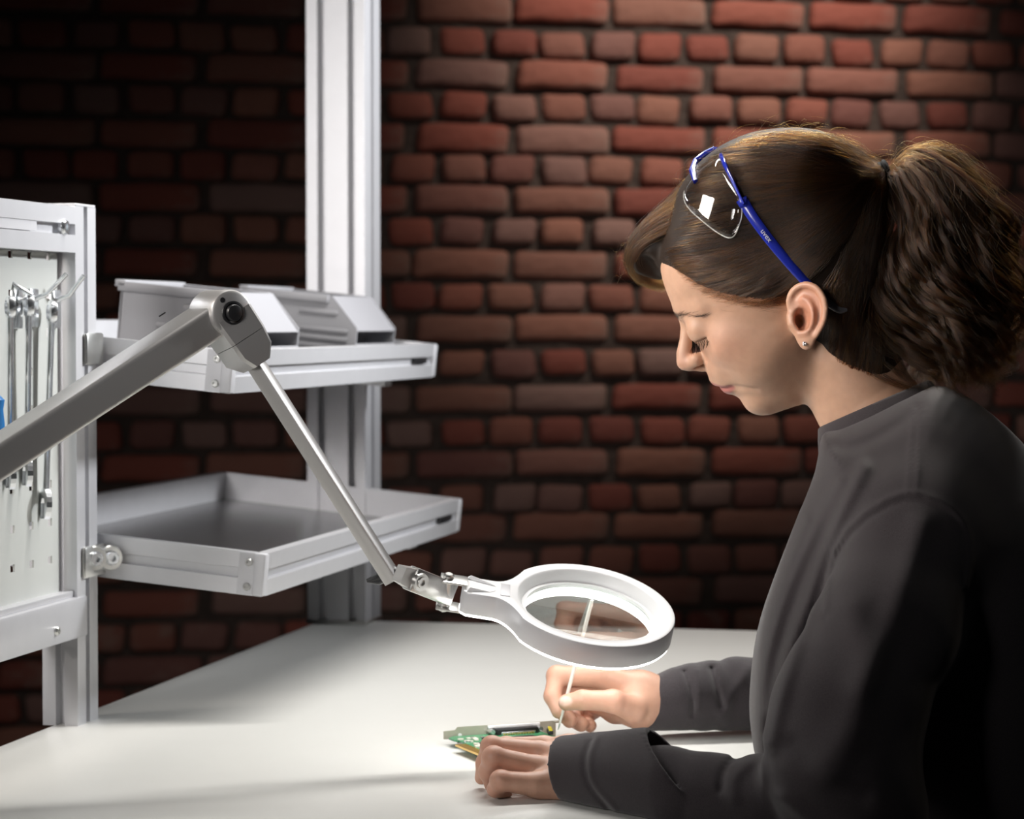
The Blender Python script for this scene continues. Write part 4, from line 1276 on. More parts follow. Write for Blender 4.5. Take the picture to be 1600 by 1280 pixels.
M_SHIRT.node_tree.nodes['Principled BSDF'].inputs['Sheen Roughness'].default_value = 0.45
M_SHIRT.node_tree.nodes['Principled BSDF'].inputs['Specular IOR Level'].default_value = 0.15
shirt_me, _ = sdf_mesh('sweatshirt', shirt_sdf, shi_lo, shi_hi, 0.0026, woman.loc, slack=0.012, relax=1)
shirt_me.materials.append(M_SHIRT)
shirt = bpy.data.objects.new('sweatshirt', shirt_me); COL.objects.link(shirt); shirt.parent = woman.o
# ribbed collar: a band that follows the neck
def collar():
    mb = MB()
    n = 72
    ctr_t = np.array([1362, 634.0]); ctr_b = np.array([1372, 668.0])
    rings = []
    def ring(c, ax, ay, lift, slope):
        out = []
        for i in range(n):
            q = 2 * math.pi * i / n
            lx = -math.cos(q); sv = math.sin(q)
            rib = 0.8 * math.cos(q * 36 * 2) * 0
            x = c[0] + lx * ax
            y = c[1] - lx * slope * 1.0 + lift
            out.append(M0 + BP * ((x - 1250) / SM) - ZV * ((y - 505) / SM) + VP_ * (sv * (ay) / SM))
        return out
    #  slope: front edge lower than back edge
    prof = [(1364, 632, 79, 76, 37), (1365, 630, 83, 79, 37), (1366, 633, 87, 83, 38), (1371, 648, 92, 91, 40), (1377, 664, 97, 101, 42), (1380, 672, 96, 104, 42), (1380, 676, 88, 98, 42), (1372, 655, 80, 82, 40)]
    for x, y, ax, ay, sl in prof:
        rings.append(ring((x, y), ax, ay, 0, sl))
    mb.loft(rings + [rings[0]], True, False)
    return mb
woman.part('collar', collar(), M_SHIRT, parent=shirt, sm=60)
# ------------------------------------------------------------------ hair
def local(x, y, v):
    """picture-like mid-plane coordinates (arrays) -> world"""
    return M0 + np.multiply.outer((np.asarray(x) - 1250) / SM, BP) - np.multiply.outer((np.asarray(y) - 505) / SM, ZV) + np.multiply.outer(np.asarray(v) / SM, VP_)
HAIRLINE = smooth_poly([(1030, 404), (1062, 424), (1100, 447), (1140, 459), (1180, 466), (1212, 464), (1230, 448), (1252, 436), (1282, 448), (1300, 480), (1303, 520), (1300, 545), (1335, 565), (1385, 575), (1430, 500), (1430, 380), (1410, 250), (1340, 180), (1237, 150), (1120, 180), (1040, 260), (1010, 350)], 3)
OUTL = smooth_poly([(1034, 408), (1045, 350), (1060, 312), (1084, 270), (1121, 238), (1154, 221), (1187, 211), (1237, 207), (1282, 213), (1319, 233), (1352, 260), (1377, 279), (1388, 330), (1380, 420), (1360, 520), (1300, 560), (1220, 520), (1130, 480), (1060, 440)], 3)
QUIFF = smooth_poly([(1100, 262), (1062, 300), (1032, 334), (1003, 358), (986, 382), (979, 406), (986, 428), (1006, 437), (1022, 444), (1035, 446), (1040, 425), (1054, 402), (1085, 375), (1120, 330), (1130, 285)], 3)
TAIL = smooth_poly([(1380, 268), (1398, 258), (1430, 250), (1468, 264), (1500, 292), (1528, 332), (1545, 385), (1556, 450), (1552, 505), (1530, 552), (1500, 582), (1470, 580), (1440, 585), (1410, 565), (1388, 535), (1384, 490), (1394, 440), (1408, 390), (1402, 335), (1388, 300)], 3)
def cap_px(x, y, v):
    q = np.stack([(x - 1250) * -math.cos(HP) + (y - 505) * math.sin(HP), (x - 1250) * -math.sin(HP) - (y - 505) * math.cos(HP), v], 1)
    f = smin(skull_px(q), inflate(x, y, v, OUTL, 125, 122), 10)
    nk = segs(np.stack([x, y, v * 1.08], 1), [(1318, 560, 0), (1352, 628, 0)], [82, 82])
    f = smin(f, nk, 20)
    xi = x - 0.107 * np.abs(v)
    s = poly_sd(xi, y, HAIRLINE)
    t = np.interp(-s, [-16, -3, 8, 34], [-7, -0.5, 1.2, 6.5])
    return f - t
def hair_sdf(Q):
    x, y, v = to_px(Q)
    f = cap_px(x, y, v)
    g = inflate(x, y, v, QUIFF, 44, 42, 8) + 5
    g = smax(g, -segs(np.stack([x, y, v], 1), [(1000, 404, 70), (1012, 416, 30), (1028, 440, 10)], [17, 15, 8]), 6)
    f = smin(f, g, 14)
    tl = inflate(x, y, v, TAIL, 62, 60) + 9
    tl = tl + 5 * np.sin(x * 0.055 + y * 0.03 + v * 0.03) * np.sin(y * 0.05 - v * 0.06)
    f = smin(f, tl, 10)
    return f / SM
M_HAIR = mat('dark brown hair', (0.020, 0.012, 0.008), 0.55)
nt = M_HAIR.node_tree; hb = nt.nodes['Principled BSDF']
hb.inputs['Specular IOR Level'].default_value = 0.3
hair_me, _ = sdf_mesh('hair', hair_sdf, PP(950, 620, -0.0)* [1, 1, 1] - 0.16, PP(1600, 180) + 0.16, 0.003, woman.loc, slack=0.006)
hair_me.materials.append(M_HAIR)
hair = bpy.data.objects.new('hair', hair_me); COL.objects.link(hair); hair.parent = woman.o
tie_c = local(np.array([1384.]), np.array([280.]), np.array([0.]))[0]
tie_n = (BP * 0.86 + ZV * 0.5)
tb = MB()
for k in range(3):
    tb.torus_prof([(0.0148 + 0.003 * math.cos(q), 0.0045 * (k - 1) + 0.0028 * math.sin(q)) for q in np.linspace(0, 2 * math.pi, 10, endpoint=False)], tie_c, *axes(tie_n), 28)
woman.part('hair_tie', tb, mat('black elastic', (0.006, 0.006, 0.006), 0.8), parent=hair)

def strand_mat(mel, nm, red=0.36):
  m_ = bpy.data.materials.new(nm); m_.use_nodes = True
  g = m_.node_tree; g.nodes.clear()
  go = g.nodes.new('ShaderNodeOutputMaterial'); ph = g.nodes.new('ShaderNodeBsdfHairPrincipled')
  ph.parametrization = 'MELANIN'
  ph.inputs['Melanin'].default_value = mel
  ph.inputs['Melanin Redness'].default_value = red
  ph.inputs['Roughness'].default_value = 0.32
  ph.inputs['Radial Roughness'].default_value = 0.45
  ph.inputs['Random Color'].default_value = 0.5
  ph.inputs['Random Roughness'].default_value = 0.2
  g.links.new(ph.outputs[0], go.inputs[0])
  return m_
M_STRAND = strand_mat(0.62, 'hair strands'); M_STRAND_D = strand_mat(0.78, 'dark hair strands', 0.6); M_STRAND_L = strand_mat(0.50, 'light hair strands')

def add_strands(name, arrs, rad, parent, m):
    """arrs: list of (N, M, 3) world arrays"""
    hc = bpy.data.hair_curves.new(name)
    sizes, pos, rr = [], [], []
    for a, r in zip(arrs, rad):
        n, k, _ = a.shape
        sizes += [k] * n
        pos.append(a.reshape(-1, 3))
        tp = np.interp(np.linspace(0, 1, k), [0, 0.06, 0.75, 1], [0.6, 1, 0.9, 0.25])
        rr.append(np.tile(tp * r, n))
    hc.add_curves(sizes)
    P_ = np.concatenate(pos) - woman.loc
    hc.attributes['position'].data.foreach_set('vector', P_.astype(np.float32).ravel())
    ra = hc.attributes.get('radius') or hc.attributes.new('radius', 'FLOAT', 'POINT')
    ra.data.foreach_set('value', np.concatenate(rr).astype(np.float32))
    hc.materials.append(m)
    o = bpy.data.objects.new(name, hc); COL.objects.link(o); o.parent = parent
    return o

def on_cap(x, y, off):
    """side offset v of the cap surface at (x, y), plus off; clamped to the outline"""
    lo = np.zeros(x.shape); hi = np.full(x.shape, 170.0)
    for _ in range(11):
        m = (lo + hi) / 2
        f = cap_px(x, y, m) - off
        ins = f < 0
        lo = np.where(ins, m, lo); hi = np.where(ins, hi, m)
    return lo
TIE = np.array([1383., 279.])
def cap_strands(n, side):
    out = []
    K = 18
    # roots: half along the hairline, half all over
    hl = np.array(cm([(1034, 402), (1062, 424), (1100, 447), (1140, 459), (1180, 466), (1212, 463), (1231, 446), (1252, 434)], 200))
    top = np.array(cm([(1075, 330), (1085, 280), (1110, 255), (1140, 240), (1180, 225), (1235, 222), (1290, 225)], 120))
    nape = np.array(cm([(1290, 460), (1303, 510), (1306, 552), (1330, 580), (1370, 590)], 120))
    sel = rng.random(n)
    p0 = np.zeros((n, 2))
    i1 = sel < 0.42; i2 = (sel >= 0.42) & (sel < 0.60); i3 = (sel >= 0.60) & (sel < 0.78); i4 = sel >= 0.78
    p0[i1] = hl[rng.integers(0, len(hl), i1.sum())] + rng.normal(0, 5, (i1.sum(), 2)) + [0, -3]
    p0[i2] = top[rng.integers(0, len(top), i2.sum())] + rng.normal(0, 6, (i2.sum(), 2))
    p0[i3] = nape[rng.integers(0, len(nape), i3.sum())] + rng.normal(0, 6, (i3.sum(), 2))
    m = i4.sum()
    a = hl[rng.integers(0, len(hl), m)]; b = top[rng.integers(0, len(top), m)]; f = rng.random((m, 1))
    p0[i4] = a * f + b * (1 - f)
    p0[:, 0] += 0.107 * 100 * 0.8                       # picture -> mid-plane on the near side
    end = TIE + rng.normal(0, 6, (n, 2))
    d = end - p0; L = np.linalg.norm(d, axis=1)
    k = np.interp(p0[:, 1], [215, 260, 330, 400, 460, 600], [-0.20, -0.12, 0.02, 0.14, 0.20, -0.02])
    ctl = p0 + d * 0.5; ctl[:, 1] += k * L + rng.normal(0, 4, n)
    t = np.linspace(0, 1, K)[None, :, None]
    pa = p0[:, None] * (1 - t) ** 2 + 2 * ctl[:, None] * t * (1 - t) + end[:, None] * t ** 2
    w = rng.normal(0, 1, (n, 3, 2)) * 2.2
    tt = np.linspace(0, 1, K)
    for j in range(3):
        pa += w[:, j][:, None, :] * np.sin(tt * math.pi * (j + 1) + 0)[None, :, None] * (1 if j else 1.4)
    x = pa[..., 0].ravel(); y = pa[..., 1].ravel()
    lock = (np.floor(np.degrees(np.arctan2(p0[:, 1] - TIE[1], TIE[0] - p0[:, 0])) * 1.1 + 400)).astype(int)
    lo_ = np.random.default_rng(3).random(1000)[lock % 1000]
    off = np.repeat(rng.random(n) * 1.6 + 0.3 + 4.2 * lo_, K) * np.tile(np.interp(tt, [0, 0.15, 1], [0.0, 1, 1]), n)
    v = on_cap(x, y, off)
    return local(x, y, v * side).reshape(n, K, 3), np.random.default_rng(4).random(1000)[lock % 1000] * 0.7 + 0.3 * rng.random(n)
def guide_strands(guides, n, spread, K=26, jit=2.0, curl=0.0, wl=150.0, clumps=None, endfree=1.0):
    """guides: list of point lists (x, y, v); strands are mixes of neighbouring guides"""
    G = np.array([catmull(gd, K) for gd in guides])
    m = len(G)
    nc = clumps or n
    s = rng.random(nc) * (m - 1); i = np.minimum(s.astype(int), m - 2); f = (s - i)[:, None, None]
    base = G[i] * (1 - f) + G[i + 1] * f                # nc, K, 3
    off = rng.normal(0, 1, (nc, 1, 3)) * spread
    prof = np.interp(np.linspace(0, 1, K), [0, 0.2, 1], [0.25, 0.9, 1.0])[None, :, None]
    base = base + off * prof
    if curl:
        seg = np.linalg.norm(np.diff(base, axis=1), axis=2); al = np.concatenate([np.zeros((nc, 1)), np.cumsum(seg, 1)], 1)
        phs = rng.random((nc, 1)) * 6.28; wlr = wl * (0.75 + 0.5 * rng.random((nc, 1)))
        amp = curl * np.interp(np.linspace(0, 1, K), [0, 0.25, 0.6, 1], [0, 0.3, 0.9, 1.15])[None] * (0.6 + 0.8 * rng.random((nc, 1)))
        base = base + np.stack([np.sin(al / wlr * 6.28 + phs) * amp, 0.35 * np.cos(al / wlr * 6.28 + phs) * amp, np.cos(al / wlr * 6.28 + phs) * amp], 2)
    if clumps:
        idx = rng.integers(0, nc, n)
        st = base[idx]
        o2 = rng.normal(0, 1, (n, 1, 3)) * jit
        st = st + o2 * np.interp(np.linspace(0, 1, K), [0, 0.3, 0.8, 1], [0.6, 1.0, 1.0, 1.6])[None, :, None]
        o3 = rng.normal(0, 1, (n, 1, 3)) * jit * 0.6; p3 = rng.random((n, 1, 1)) * 6.28
        st = st + o3 * np.sin(np.linspace(0, 9, K)[None, :, None] + p3)
    else:
        st = base
    # free lengths
    ln = 1 - endfree * 0.25 * rng.random(n)
    tq = np.linspace(0, 1, K)
    res = np.empty_like(st)
    for c in range(3):
        for j in range(n):
            res[j, :, c] = np.interp(tq * ln[j], tq, st[j, :, c])
    return local(res[..., 0], res[..., 1], res[..., 2])
A_near, a_col = cap_strands(9000, 1)
A_far, _ = cap_strands(2200, -1)
QG = [
    [(1130, 255, 12), (1085, 272, 10), (1052, 308, 14), (1014, 343, 12), (987, 374, 4), (977, 405, -8), (990, 430, -20), (1032, 446, -34)],
    [(1120, 290, 40), (1090, 300, 44), (1058, 322, 46), (1020, 348, 40), (992, 378, 24), (981, 408, 4), (994, 432, -14), (1034, 447, -30)],
    [(1118, 325, 66), (1090, 330, 64), (1060, 340, 58), (1024, 358, 46), (998, 384, 30), (986, 412, 14), (1000, 436, -6), (1034, 447, -24)],
    [(1112, 350, 80), (1088, 352, 74), (1062, 358, 62), (1034, 368, 54), (1012, 380, 46), (998, 394, 36), (990, 408, 24), (990, 420, 10)],
]
Bq = guide_strands(QG, 2600, 2.0, K=24, jit=2.4, clumps=420, endfree=0.25)
TG = [
    [(1384, 284, 22), (1400, 300, 34), (1410, 350, 40), (1394, 420, 44), (1378, 480, 40), (1382, 540, 38), (1412, 586, 30), (1440, 604, 20)],
    [(1384, 282, 20), (1412, 288, 40), (1428, 340, 58), (1412, 410, 66), (1404, 470, 62), (1440, 530, 58), (1470, 560, 44), (1450, 600, 30)],
    [(1385, 280, 16), (1424, 270, 36), (1455, 320, 62), (1448, 390, 74), (1466, 450, 74), (1506, 500, 66), (1490, 560, 50), (1456, 590, 34)],
    [(1386, 278, 10), (1430, 254, 22), (1480, 300, 48), (1496, 370, 66), (1500, 450, 72), (1520, 520, 58), (1508, 580, 40), (1490, 610, 24)],
    [(1386, 276, 4), (1432, 246, 8), (1492, 272, 20), (1540, 340, 34), (1556, 420, 40), (1562, 500, 34), (1548, 560, 24), (1525, 605, 14)],
    [(1386, 276, -4), (1434, 243, -8), (1498, 270, -10), (1552, 342, -14), (1572, 430, -12), (1570, 510, -12), (1556, 565, -14), (1535, 600, -10)],
    [(1386, 278, -12), (1430, 256, -26), (1486, 300, -50), (1510, 370, -66), (1510, 450, -70), (1520, 520, -56), (1500, 590, -30), (1490, 610, -20)],
    [(1384, 282, -20), (1412, 290, -40), (1430, 350, -56), (1410, 430, -60), (1400, 500, -56), (1430, 560, -44), (1450, 590, -30), (1450, 600, -20)],
]
Ct = guide_strands(TG, 7200, 7.0, K=34, jit=2.0, curl=22, wl=145, clumps=115)
Cf = guide_strands(TG, 900, 14.0, K=34, jit=1, curl=22, wl=120)
# loose flyaways around the head and tail
def flyaways(n):
    K = 12
    out = []
    o = np.array(OUTL); 
    top = np.array(cm([(1060, 306), (1090, 262), (1130, 232), (1187, 210), (1237, 205), (1290, 214), (1330, 238), (1372, 276), (1400, 250), (1450, 246), (1500, 276), (1545, 340), (1570, 420), (1572, 500), (1550, 570)], 300))
    i = rng.integers(0, len(top) - 2, n)
    p = top[i]; t = top[i + 2] - top[i]; t /= np.linalg.norm(t, axis=1)[:, None]
    nr = np.stack([t[:, 1], -t[:, 0]], 1)
    L = rng.uniform(18, 60, n); h = rng.uniform(4, 26, n)
    s = np.linspace(0, 1, K)
    dirn = np.where(rng.random(n) < 0.75, 1, -1)
    st = np.zeros((n, K, 3))
    st[..., :2] = p[:, None] - nr[:, None] * 5 + t[:, None] * (L * dirn)[:, None, None] * s[None, :, None] + nr[:, None] * h[:, None, None] * np.sin(s * rng.uniform(1.6, 3.3, (n, 1)))[..., None]
    st[..., 2] = rng.normal(0, 22, (n, 1)) + rng.normal(0, 12, (n, 1)) * s[None]
    st[..., :2] += rng.normal(0, 2.2, (n, 1, 2)) * np.sin(s * 7)[None, :, None]
    return local(st[..., 0], st[..., 1], st[..., 2])
Fl = flyaways(260)
c_t = np.repeat(0, 0)
tcol = rng.random(len(Ct)); 
Qf = []
for k in range(14):
    y0 = rng.uniform(375, 440); L = rng.uniform(14, 34)
    gd = [(992, y0, rng.normal(0, 10)), (978, y0 + rng.normal(0, 6), 0), (978 - L * 0.6, y0 + rng.normal(2, 9), 5), (978 - L * rng.uniform(0.2, 1), y0 + rng.normal(0, 14), 8)]
    c = catmull(gd, 34); Qf.append(local(c[:, 0], c[:, 1], c[:, 2]))
Qf = np.array(Qf)
dk, lt = a_col < 0.36, a_col > 0.72
md_ = ~(dk | lt)
q1, q2 = len(Bq) // 3, 2 * len(Bq) // 3
add_strands('hair_strands', [A_near[md_], A_far, Bq[:q1], Ct[tcol < 0.3], Fl, Qf], [0.00012, 0.00012, 0.00012, 0.00011, 0.00007, 0.00007], hair, M_STRAND)
add_strands('hair_strands', [A_near[dk], Bq[q1:q2], Ct[(tcol >= 0.3) & (tcol < 0.90)]], [0.00012, 0.00012, 0.00011], hair, M_STRAND_D)
add_strands('hair_strands', [A_near[lt], Bq[q2:], Ct[tcol >= 0.90], Cf], [0.00012, 0.00012, 0.00011, 0.00008], hair, M_STRAND_L)

# eyelashes and brows (curves lying on the lids)
M_LASH = mat('dark lash', (0.006, 0.004, 0.003), 0.9, Specular_IOR_Level=0.05)
M_BROW = mat('brown brow', (0.045, 0.026, 0.016), 0.6)
def hf(u, w, v):
    return M0 + np.multiply.outer(np.asarray(u) / SM, UH) + np.multiply.outer(np.asarray(w) / SM, WH) + np.multiply.outer(np.asarray(v) / SM, VP_)
for sgn, nm in ((1, 'eyelashes'), (-1, 'eyelashes')):
    n, K = 36, 7
    s = np.linspace(0, 1, n)
    root = catmull([(153, 77, 31), (150, 71, 45), (139, 65, 61), (121, 61.5, 74)], n)
    tip_d = np.stack([np.interp(s, [0, .5, 1], [9, 8, 3]), np.interp(s, [0, .5, 1], [-13, -16, -12]), np.interp(s, [0, .5, 1], [1, 5, 8])], 1) * rng.uniform(0.7, 1.15, (n, 1)) + rng.normal(0, 1.2, (n, 3))
    RW = hf(root[:, 0], root[:, 1], root[:, 2])
    for _ in range(5):
        f0 = head_sdf(RW); e = 5e-4
        gr = np.stack([head_sdf(RW + np.eye(3)[a] * e) - f0 for a in range(3)], 1) / e
        gr /= np.linalg.norm(gr, axis=1)[:, None] + 1e-9
        RW = RW - gr * (f0 - 0.0002)[:, None]
    root = head_frame(RW)
    t = np.linspace(0, 1, K)
    q = root[:, None] + tip_d[:, None] * t[None, :, None] + np.array([3.5, 0, 0]) * (t * t)[None, :, None] - np.array([0, 2.0, 0]) * np.sin(t * math.pi)[None, :, None]
    add_strands('eyelashes', [hf(q[..., 0], q[..., 1], q[..., 2] * sgn)], [0.00022], body, M_LASH)
    n = 130
    s = rng.random(n)
    c = catmull([(149, 119, 16), (147, 120, 34), (133, 114, 56), (104, 93, 80)], 100)[(s * 99).astype(int)]
    c = c + rng.normal(0, 1, (n, 3)) * np.array([0.6, 3.8, 1.0]) * (1.15 - s[:, None] * 0.7)
    dv = np.stack([-3 - 9 * s, 4.0 - 9 * s, 9 + 0 * s], 1) * rng.uniform(0.7, 1.2, (n, 1))
    t = np.linspace(0, 1, 5)
    q = c[:, None] + dv[:, None] * t[None, :, None]
    # push onto the skin
    W = hf(q[..., 0], q[..., 1], q[..., 2]).reshape(-1, 3)
    for _ in range(4):
        f0 = head_sdf(W); e = 5e-4
        gr = np.stack([head_sdf(W + np.eye(3)[a] * e) - f0 for a in range(3)], 1) / e
        gr /= np.linalg.norm(gr, axis=1)[:, None] + 1e-9
        W = W - gr * (f0 - 0.0004)[:, None]
    if sgn < 0:
        W = W - VP_ * (2 * ((W - M0) @ VP_))[:, None]
    add_strands('eyebrow', [W.reshape(n, 5, 3)], [0.00008], body, M_BROW)
# fine short hairs at the temple that soften the hairline
n, K = 900, 8
hlp = np.array(cm([(1034, 406), (1062, 427), (1100, 451), (1140, 463), (1180, 471), (1212, 468), (1230, 452)], 200))
p = hlp[rng.integers(0, 200, n)] + np.stack([rng.normal(0, 5, n), np.abs(rng.normal(0, 6, n)) - 2], 1)
L = rng.uniform(14, 40, n); an = np.interp(p[:, 0], [1034, 1100, 1230], [-0.5, -0.05, 0.05]) + rng.normal(0, 0.18, n)
s = np.linspace(0, 1, K)
x = p[:, :1] + 9 + (L * np.cos(an))[:, None] * s; y = p[:, 1:] + (L * np.sin(an))[:, None] * s - 5 * (s * s)[None]
W = local(x.ravel(), y.ravel(), np.full(n * K, 100.0))
for _ in range(7):
    f0 = head_sdf(W); e = 5e-4
    gr = np.stack([head_sdf(W + np.eye(3)[a] * e) - f0 for a in range(3)], 1) / e
    gr /= np.linalg.norm(gr, axis=1)[:, None] + 1e-9
    W = W - gr * (f0 - 0.0007)[:, None] * 0.9
add_strands('baby_hairs', [W.reshape(n, K, 3)], [0.00005], hair, M_STRAND)

# earring
er = local(np.array([1272.]), np.array([536.]), np.array([128.]))[0]
for _ in range(8):
    f0 = head_sdf(er[None]); er = er - VP_ * float(f0[0])
eb = MB().lathe([(0.0001, 0.0022), (0.0016, 0.0018), (0.0022, 0.0006), (0.0022, -0.0012)], er, *axes(VP_), 16)
for k in range(3):
    q = k * 2.1
    c = er + BP * 0.0013 * math.cos(q) + ZV * 0.0013 * math.sin(q)
    eb.lathe([(0.0001, 0.0032), (0.0009, 0.0026), (0.0011, 0.0015)], c, *axes(VP_), 10)
woman.part('earring', eb, mat('silver stud', (0.85, 0.85, 0.86), 0.35, 0.5), parent=body, label='silver stud earring')
# ------------------------------------------------------------------ safety glasses pushed up on the head
def LP(x, y, v):
    return PP(x, y, v / SM)
gl = Thing('safety_glasses', 'clear safety glasses with blue temples pushed up on her hair', 'glasses', LP(1120, 240, 0))
M_BLUEG = mat('translucent blue frame', (0.02, 0.035, 0.42), 0.22, Transmission_Weight=0.25, Coat_Weight=0.5)
M_GREYTIP = mat('grey temple tip', (0.10, 0.10, 0.11), 0.4)
M_LENS = bpy.data.materials.new('clear polycarbonate'); M_LENS.use_nodes = True
g = M_LENS.node_tree; g.nodes.clear()
go = g.nodes.new('ShaderNodeOutputMaterial'); mx_ = g.nodes.new('ShaderNodeMixShader'); tr_ = g.nodes.new('ShaderNodeBsdfTransparent'); gs = g.nodes.new('ShaderNodeBsdfGlossy')
lw_ = g.nodes.new('ShaderNodeLayerWeight'); lw_.inputs[0].default_value = 0.25
fr_ = g.nodes.new('ShaderNodeMapRange'); fr_.inputs[3].default_value = 0.035; fr_.inputs[4].default_value = 0.55; g.links.new(lw_.outputs['Facing'], fr_.inputs[0])
tr_.inputs[0].default_value = (0.93, 0.94, 0.95, 1); gs.inputs['Roughness'].default_value = 0.03
g.links.new(fr_.outputs[0], mx_.inputs[0]); g.links.new(tr_.outputs[0], mx_.inputs[1]); g.links.new(gs.outputs[0], mx_.inputs[2]); g.links.new(mx_.outputs[0], go.inputs[0])
def mirror(p):
    return p - VP_ * (2 * ((p - M0) @ VP_))
def bar(pts, w, h, side):
    """flat bar along pts; w in the outward 'side' direction, h across"""
    rings = []
    pts = [np.asarray(p) for p in pts]
    for i, p in enumerate(pts):
        t = pts[min(i + 1, len(pts) - 1)] - pts[max(i - 1, 0)]; t /= np.linalg.norm(t)
        s = side - t * (side @ t); s /= np.linalg.norm(s); u = np.cross(t, s)
        ww = w[i] if hasattr(w, '__len__') else w; hh = h[i] if hasattr(h, '__len__') else h
        rings.append([p + s * (ww * math.cos(q)) * 0.5 * 1.1 + u * (hh * math.sin(q)) * 0.5 * 1.1 for q in np.linspace(0, 2 * math.pi, 14, endpoint=False)])
    return MB().loft(rings)
def surf_v(px, py):
    v = np.array([90.0])
    for _ in range(6):
        v = 0.5 * v + 0.5 * on_cap(np.array([px + 0.107 * v[0]]), np.array([float(py)]), 0.0)
    return float(v[0])
def lift(pts, off):
    return [(x, y, surf_v(x, y) + o) for (x, y), o in zip(pts, off)]
brow_px = [(1117, 233, 0), (1122, 236, 20)] + lift([(1130, 252), (1142, 277), (1154, 302), (1163, 320)], [26, 18, 12, 10])
temple_px = lift([(1158, 311), (1180, 345), (1208, 382), (1240, 420), (1268, 450), (1290, 470)], [10, 8, 7, 6, 6, 6])
tip_px = lift([(1288, 468), (1300, 478), (1312, 485), (1323, 484)], [6, 6, 6, 6])
tops = [(1117, 235, 6)] + lift([(1124, 247), (1136, 270), (1150, 298), (1160, 318)], [24, 20, 14, 10])
bots = [(1079, 270, 12)] + lift([(1069, 312), (1097, 345), (1140, 372), (1157, 346)], [12, 9, 7, 8])
for sgn in (1, -1):
    fix = (lambda p: p) if sgn > 0 else mirror
    bp_ = [fix(LP(*p)) for p in catmull(brow_px, 16)]
    fm = gl.part('brow_frame', bar(bp_, 0.0032, np.interp(np.linspace(0, 1, 16), [0, 0.6, 1], [0.0045, 0.0065, 0.009]), (UH * 0.5 + WH * 0.8)), M_BLUEG)
    tp_ = [fix(LP(*p)) for p in catmull(temple_px, 20)]
    tm = gl.part('temple', bar(tp_, 0.0032, np.interp(np.linspace(0, 1, 20), [0, 0.15, 0.5, 1], [0.0105, 0.0095, 0.0085, 0.007]), VP_ * sgn), M_BLUEG)
    gl.part('temple_tip', bar([fix(LP(*p)) for p in catmull(tip_px, 8)], 0.0032, [0.007, 0.007, 0.0065, 0.006, 0.006, 0.006, 0.005, 0.003], VP_ * sgn), M_GREYTIP, label='grey temple tip')
    hg = LP(1161, 316, surf_v(1161, 316) + 10)
    gl.part('hinge', MB().bbox(fix(hg), *axes(VP_ * sgn), -0.004, 0.004, -0.005, 0.005, -0.002, 0.0025, 0.001), M_BLUEG, parent=tm)
    # lens: ruled between brow bar and lower edge, slightly bulged
    A_ = catmull(tops, 18); B_ = catmull(bots, 18)
    lm = MB(); rows = []
    for k in range(9):
        f = k / 8
        row = []
        for i in range(18):
            p = A_[i] * (1 - f) + B_[i] * f
            w_ = LP(*p) + (UH * 0.35 + WH * 0.6 + VP_ * 0.5) * 0.004 * math.sin(math.pi * f)
            row.append(fix(w_))
        rows.append(row)
    lm.loft(rows, False, False)
    lo_ = gl.part('lens', lm, M_LENS)
    sd = lo_.modifiers.new('thickness', 'SOLIDIFY'); sd.thickness = 0.0016; sd.offset = 0
    rim = [fix(LP(*p)) for p in catmull([bots[0], bots[1], bots[2], bots[3], bots[4], tops[4]], 40)]
    gl.part('lens_edge', MB().tube(rim, 0.00065, 6), mat('bright lens edge', (0.75, 0.74, 0.70), 0.2, Transmission_Weight=0.3) if sgn > 0 else bpy.data.materials['bright lens edge'], parent=lo_)
    np_ = [fix(LP(*p)) for p in [(1117, 233, 3), (1102, 240, 8), (1087, 252, 12)] + lift([(1082, 266), (1087, 284)], [10, 9])]
    gl.part('nose_piece', MB().tube(np_, [0.0032, 0.0032, 0.0034, 0.0036, 0.0026], 10), M_BLUEG)
# maker's lettering on the near temple
def text_part(body_txt, size, o, X, Y, Z, m, parent, thing, name='lettering', ext=0.0002):
    cu = bpy.data.curves.new(name, 'FONT'); cu.body = body_txt; cu.size = size; cu.extrude = ext; cu.align_x = 'CENTER'; cu.align_y = 'CENTER'
    tmp = bpy.data.objects.new('tmp_text', cu); COL.objects.link(tmp)
    dg = bpy.context.evaluated_depsgraph_get(); dg.update()
    me = bpy.data.meshes.new_from_object(tmp.evaluated_get(dg))
    bpy.data.objects.remove(tmp, do_unlink=True); bpy.data.curves.remove(cu)
    M = Matrix(((X[0], Y[0], Z[0], o[0] - thing.loc[0]), (X[1], Y[1], Z[1], o[1] - thing.loc[1]), (X[2], Y[2], Z[2], o[2] - thing.loc[2]), (0, 0, 0, 1)))
    me.transform(M)
    me.materials.clear(); me.materials.append(m)
    ob = bpy.data.objects.new(name, me); COL.objects.link(ob); ob.parent = parent
    return ob
near_temple = [c for c in gl.o.children if c.name.startswith('temple') and not c.name.startswith('temple_tip')][0]
ta = LP(1189, 357, surf_v(1189, 357) + 9.5); tb_ = LP(1206, 379.5, surf_v(1206, 379.5) + 9.5)
tx = (tb_ - ta) / np.linalg.norm(tb_ - ta); tz = VP_ - tx * (VP_ @ tx); tz /= np.linalg.norm(tz); ty = np.cross(tz, tx)
text_part('uvex', 0.0072, (ta + tb_) / 2 + tz * 0.0016, tx, ty, tz, mat('pale print', (0.55, 0.57, 0.65), 0.5), near_temple, gl)

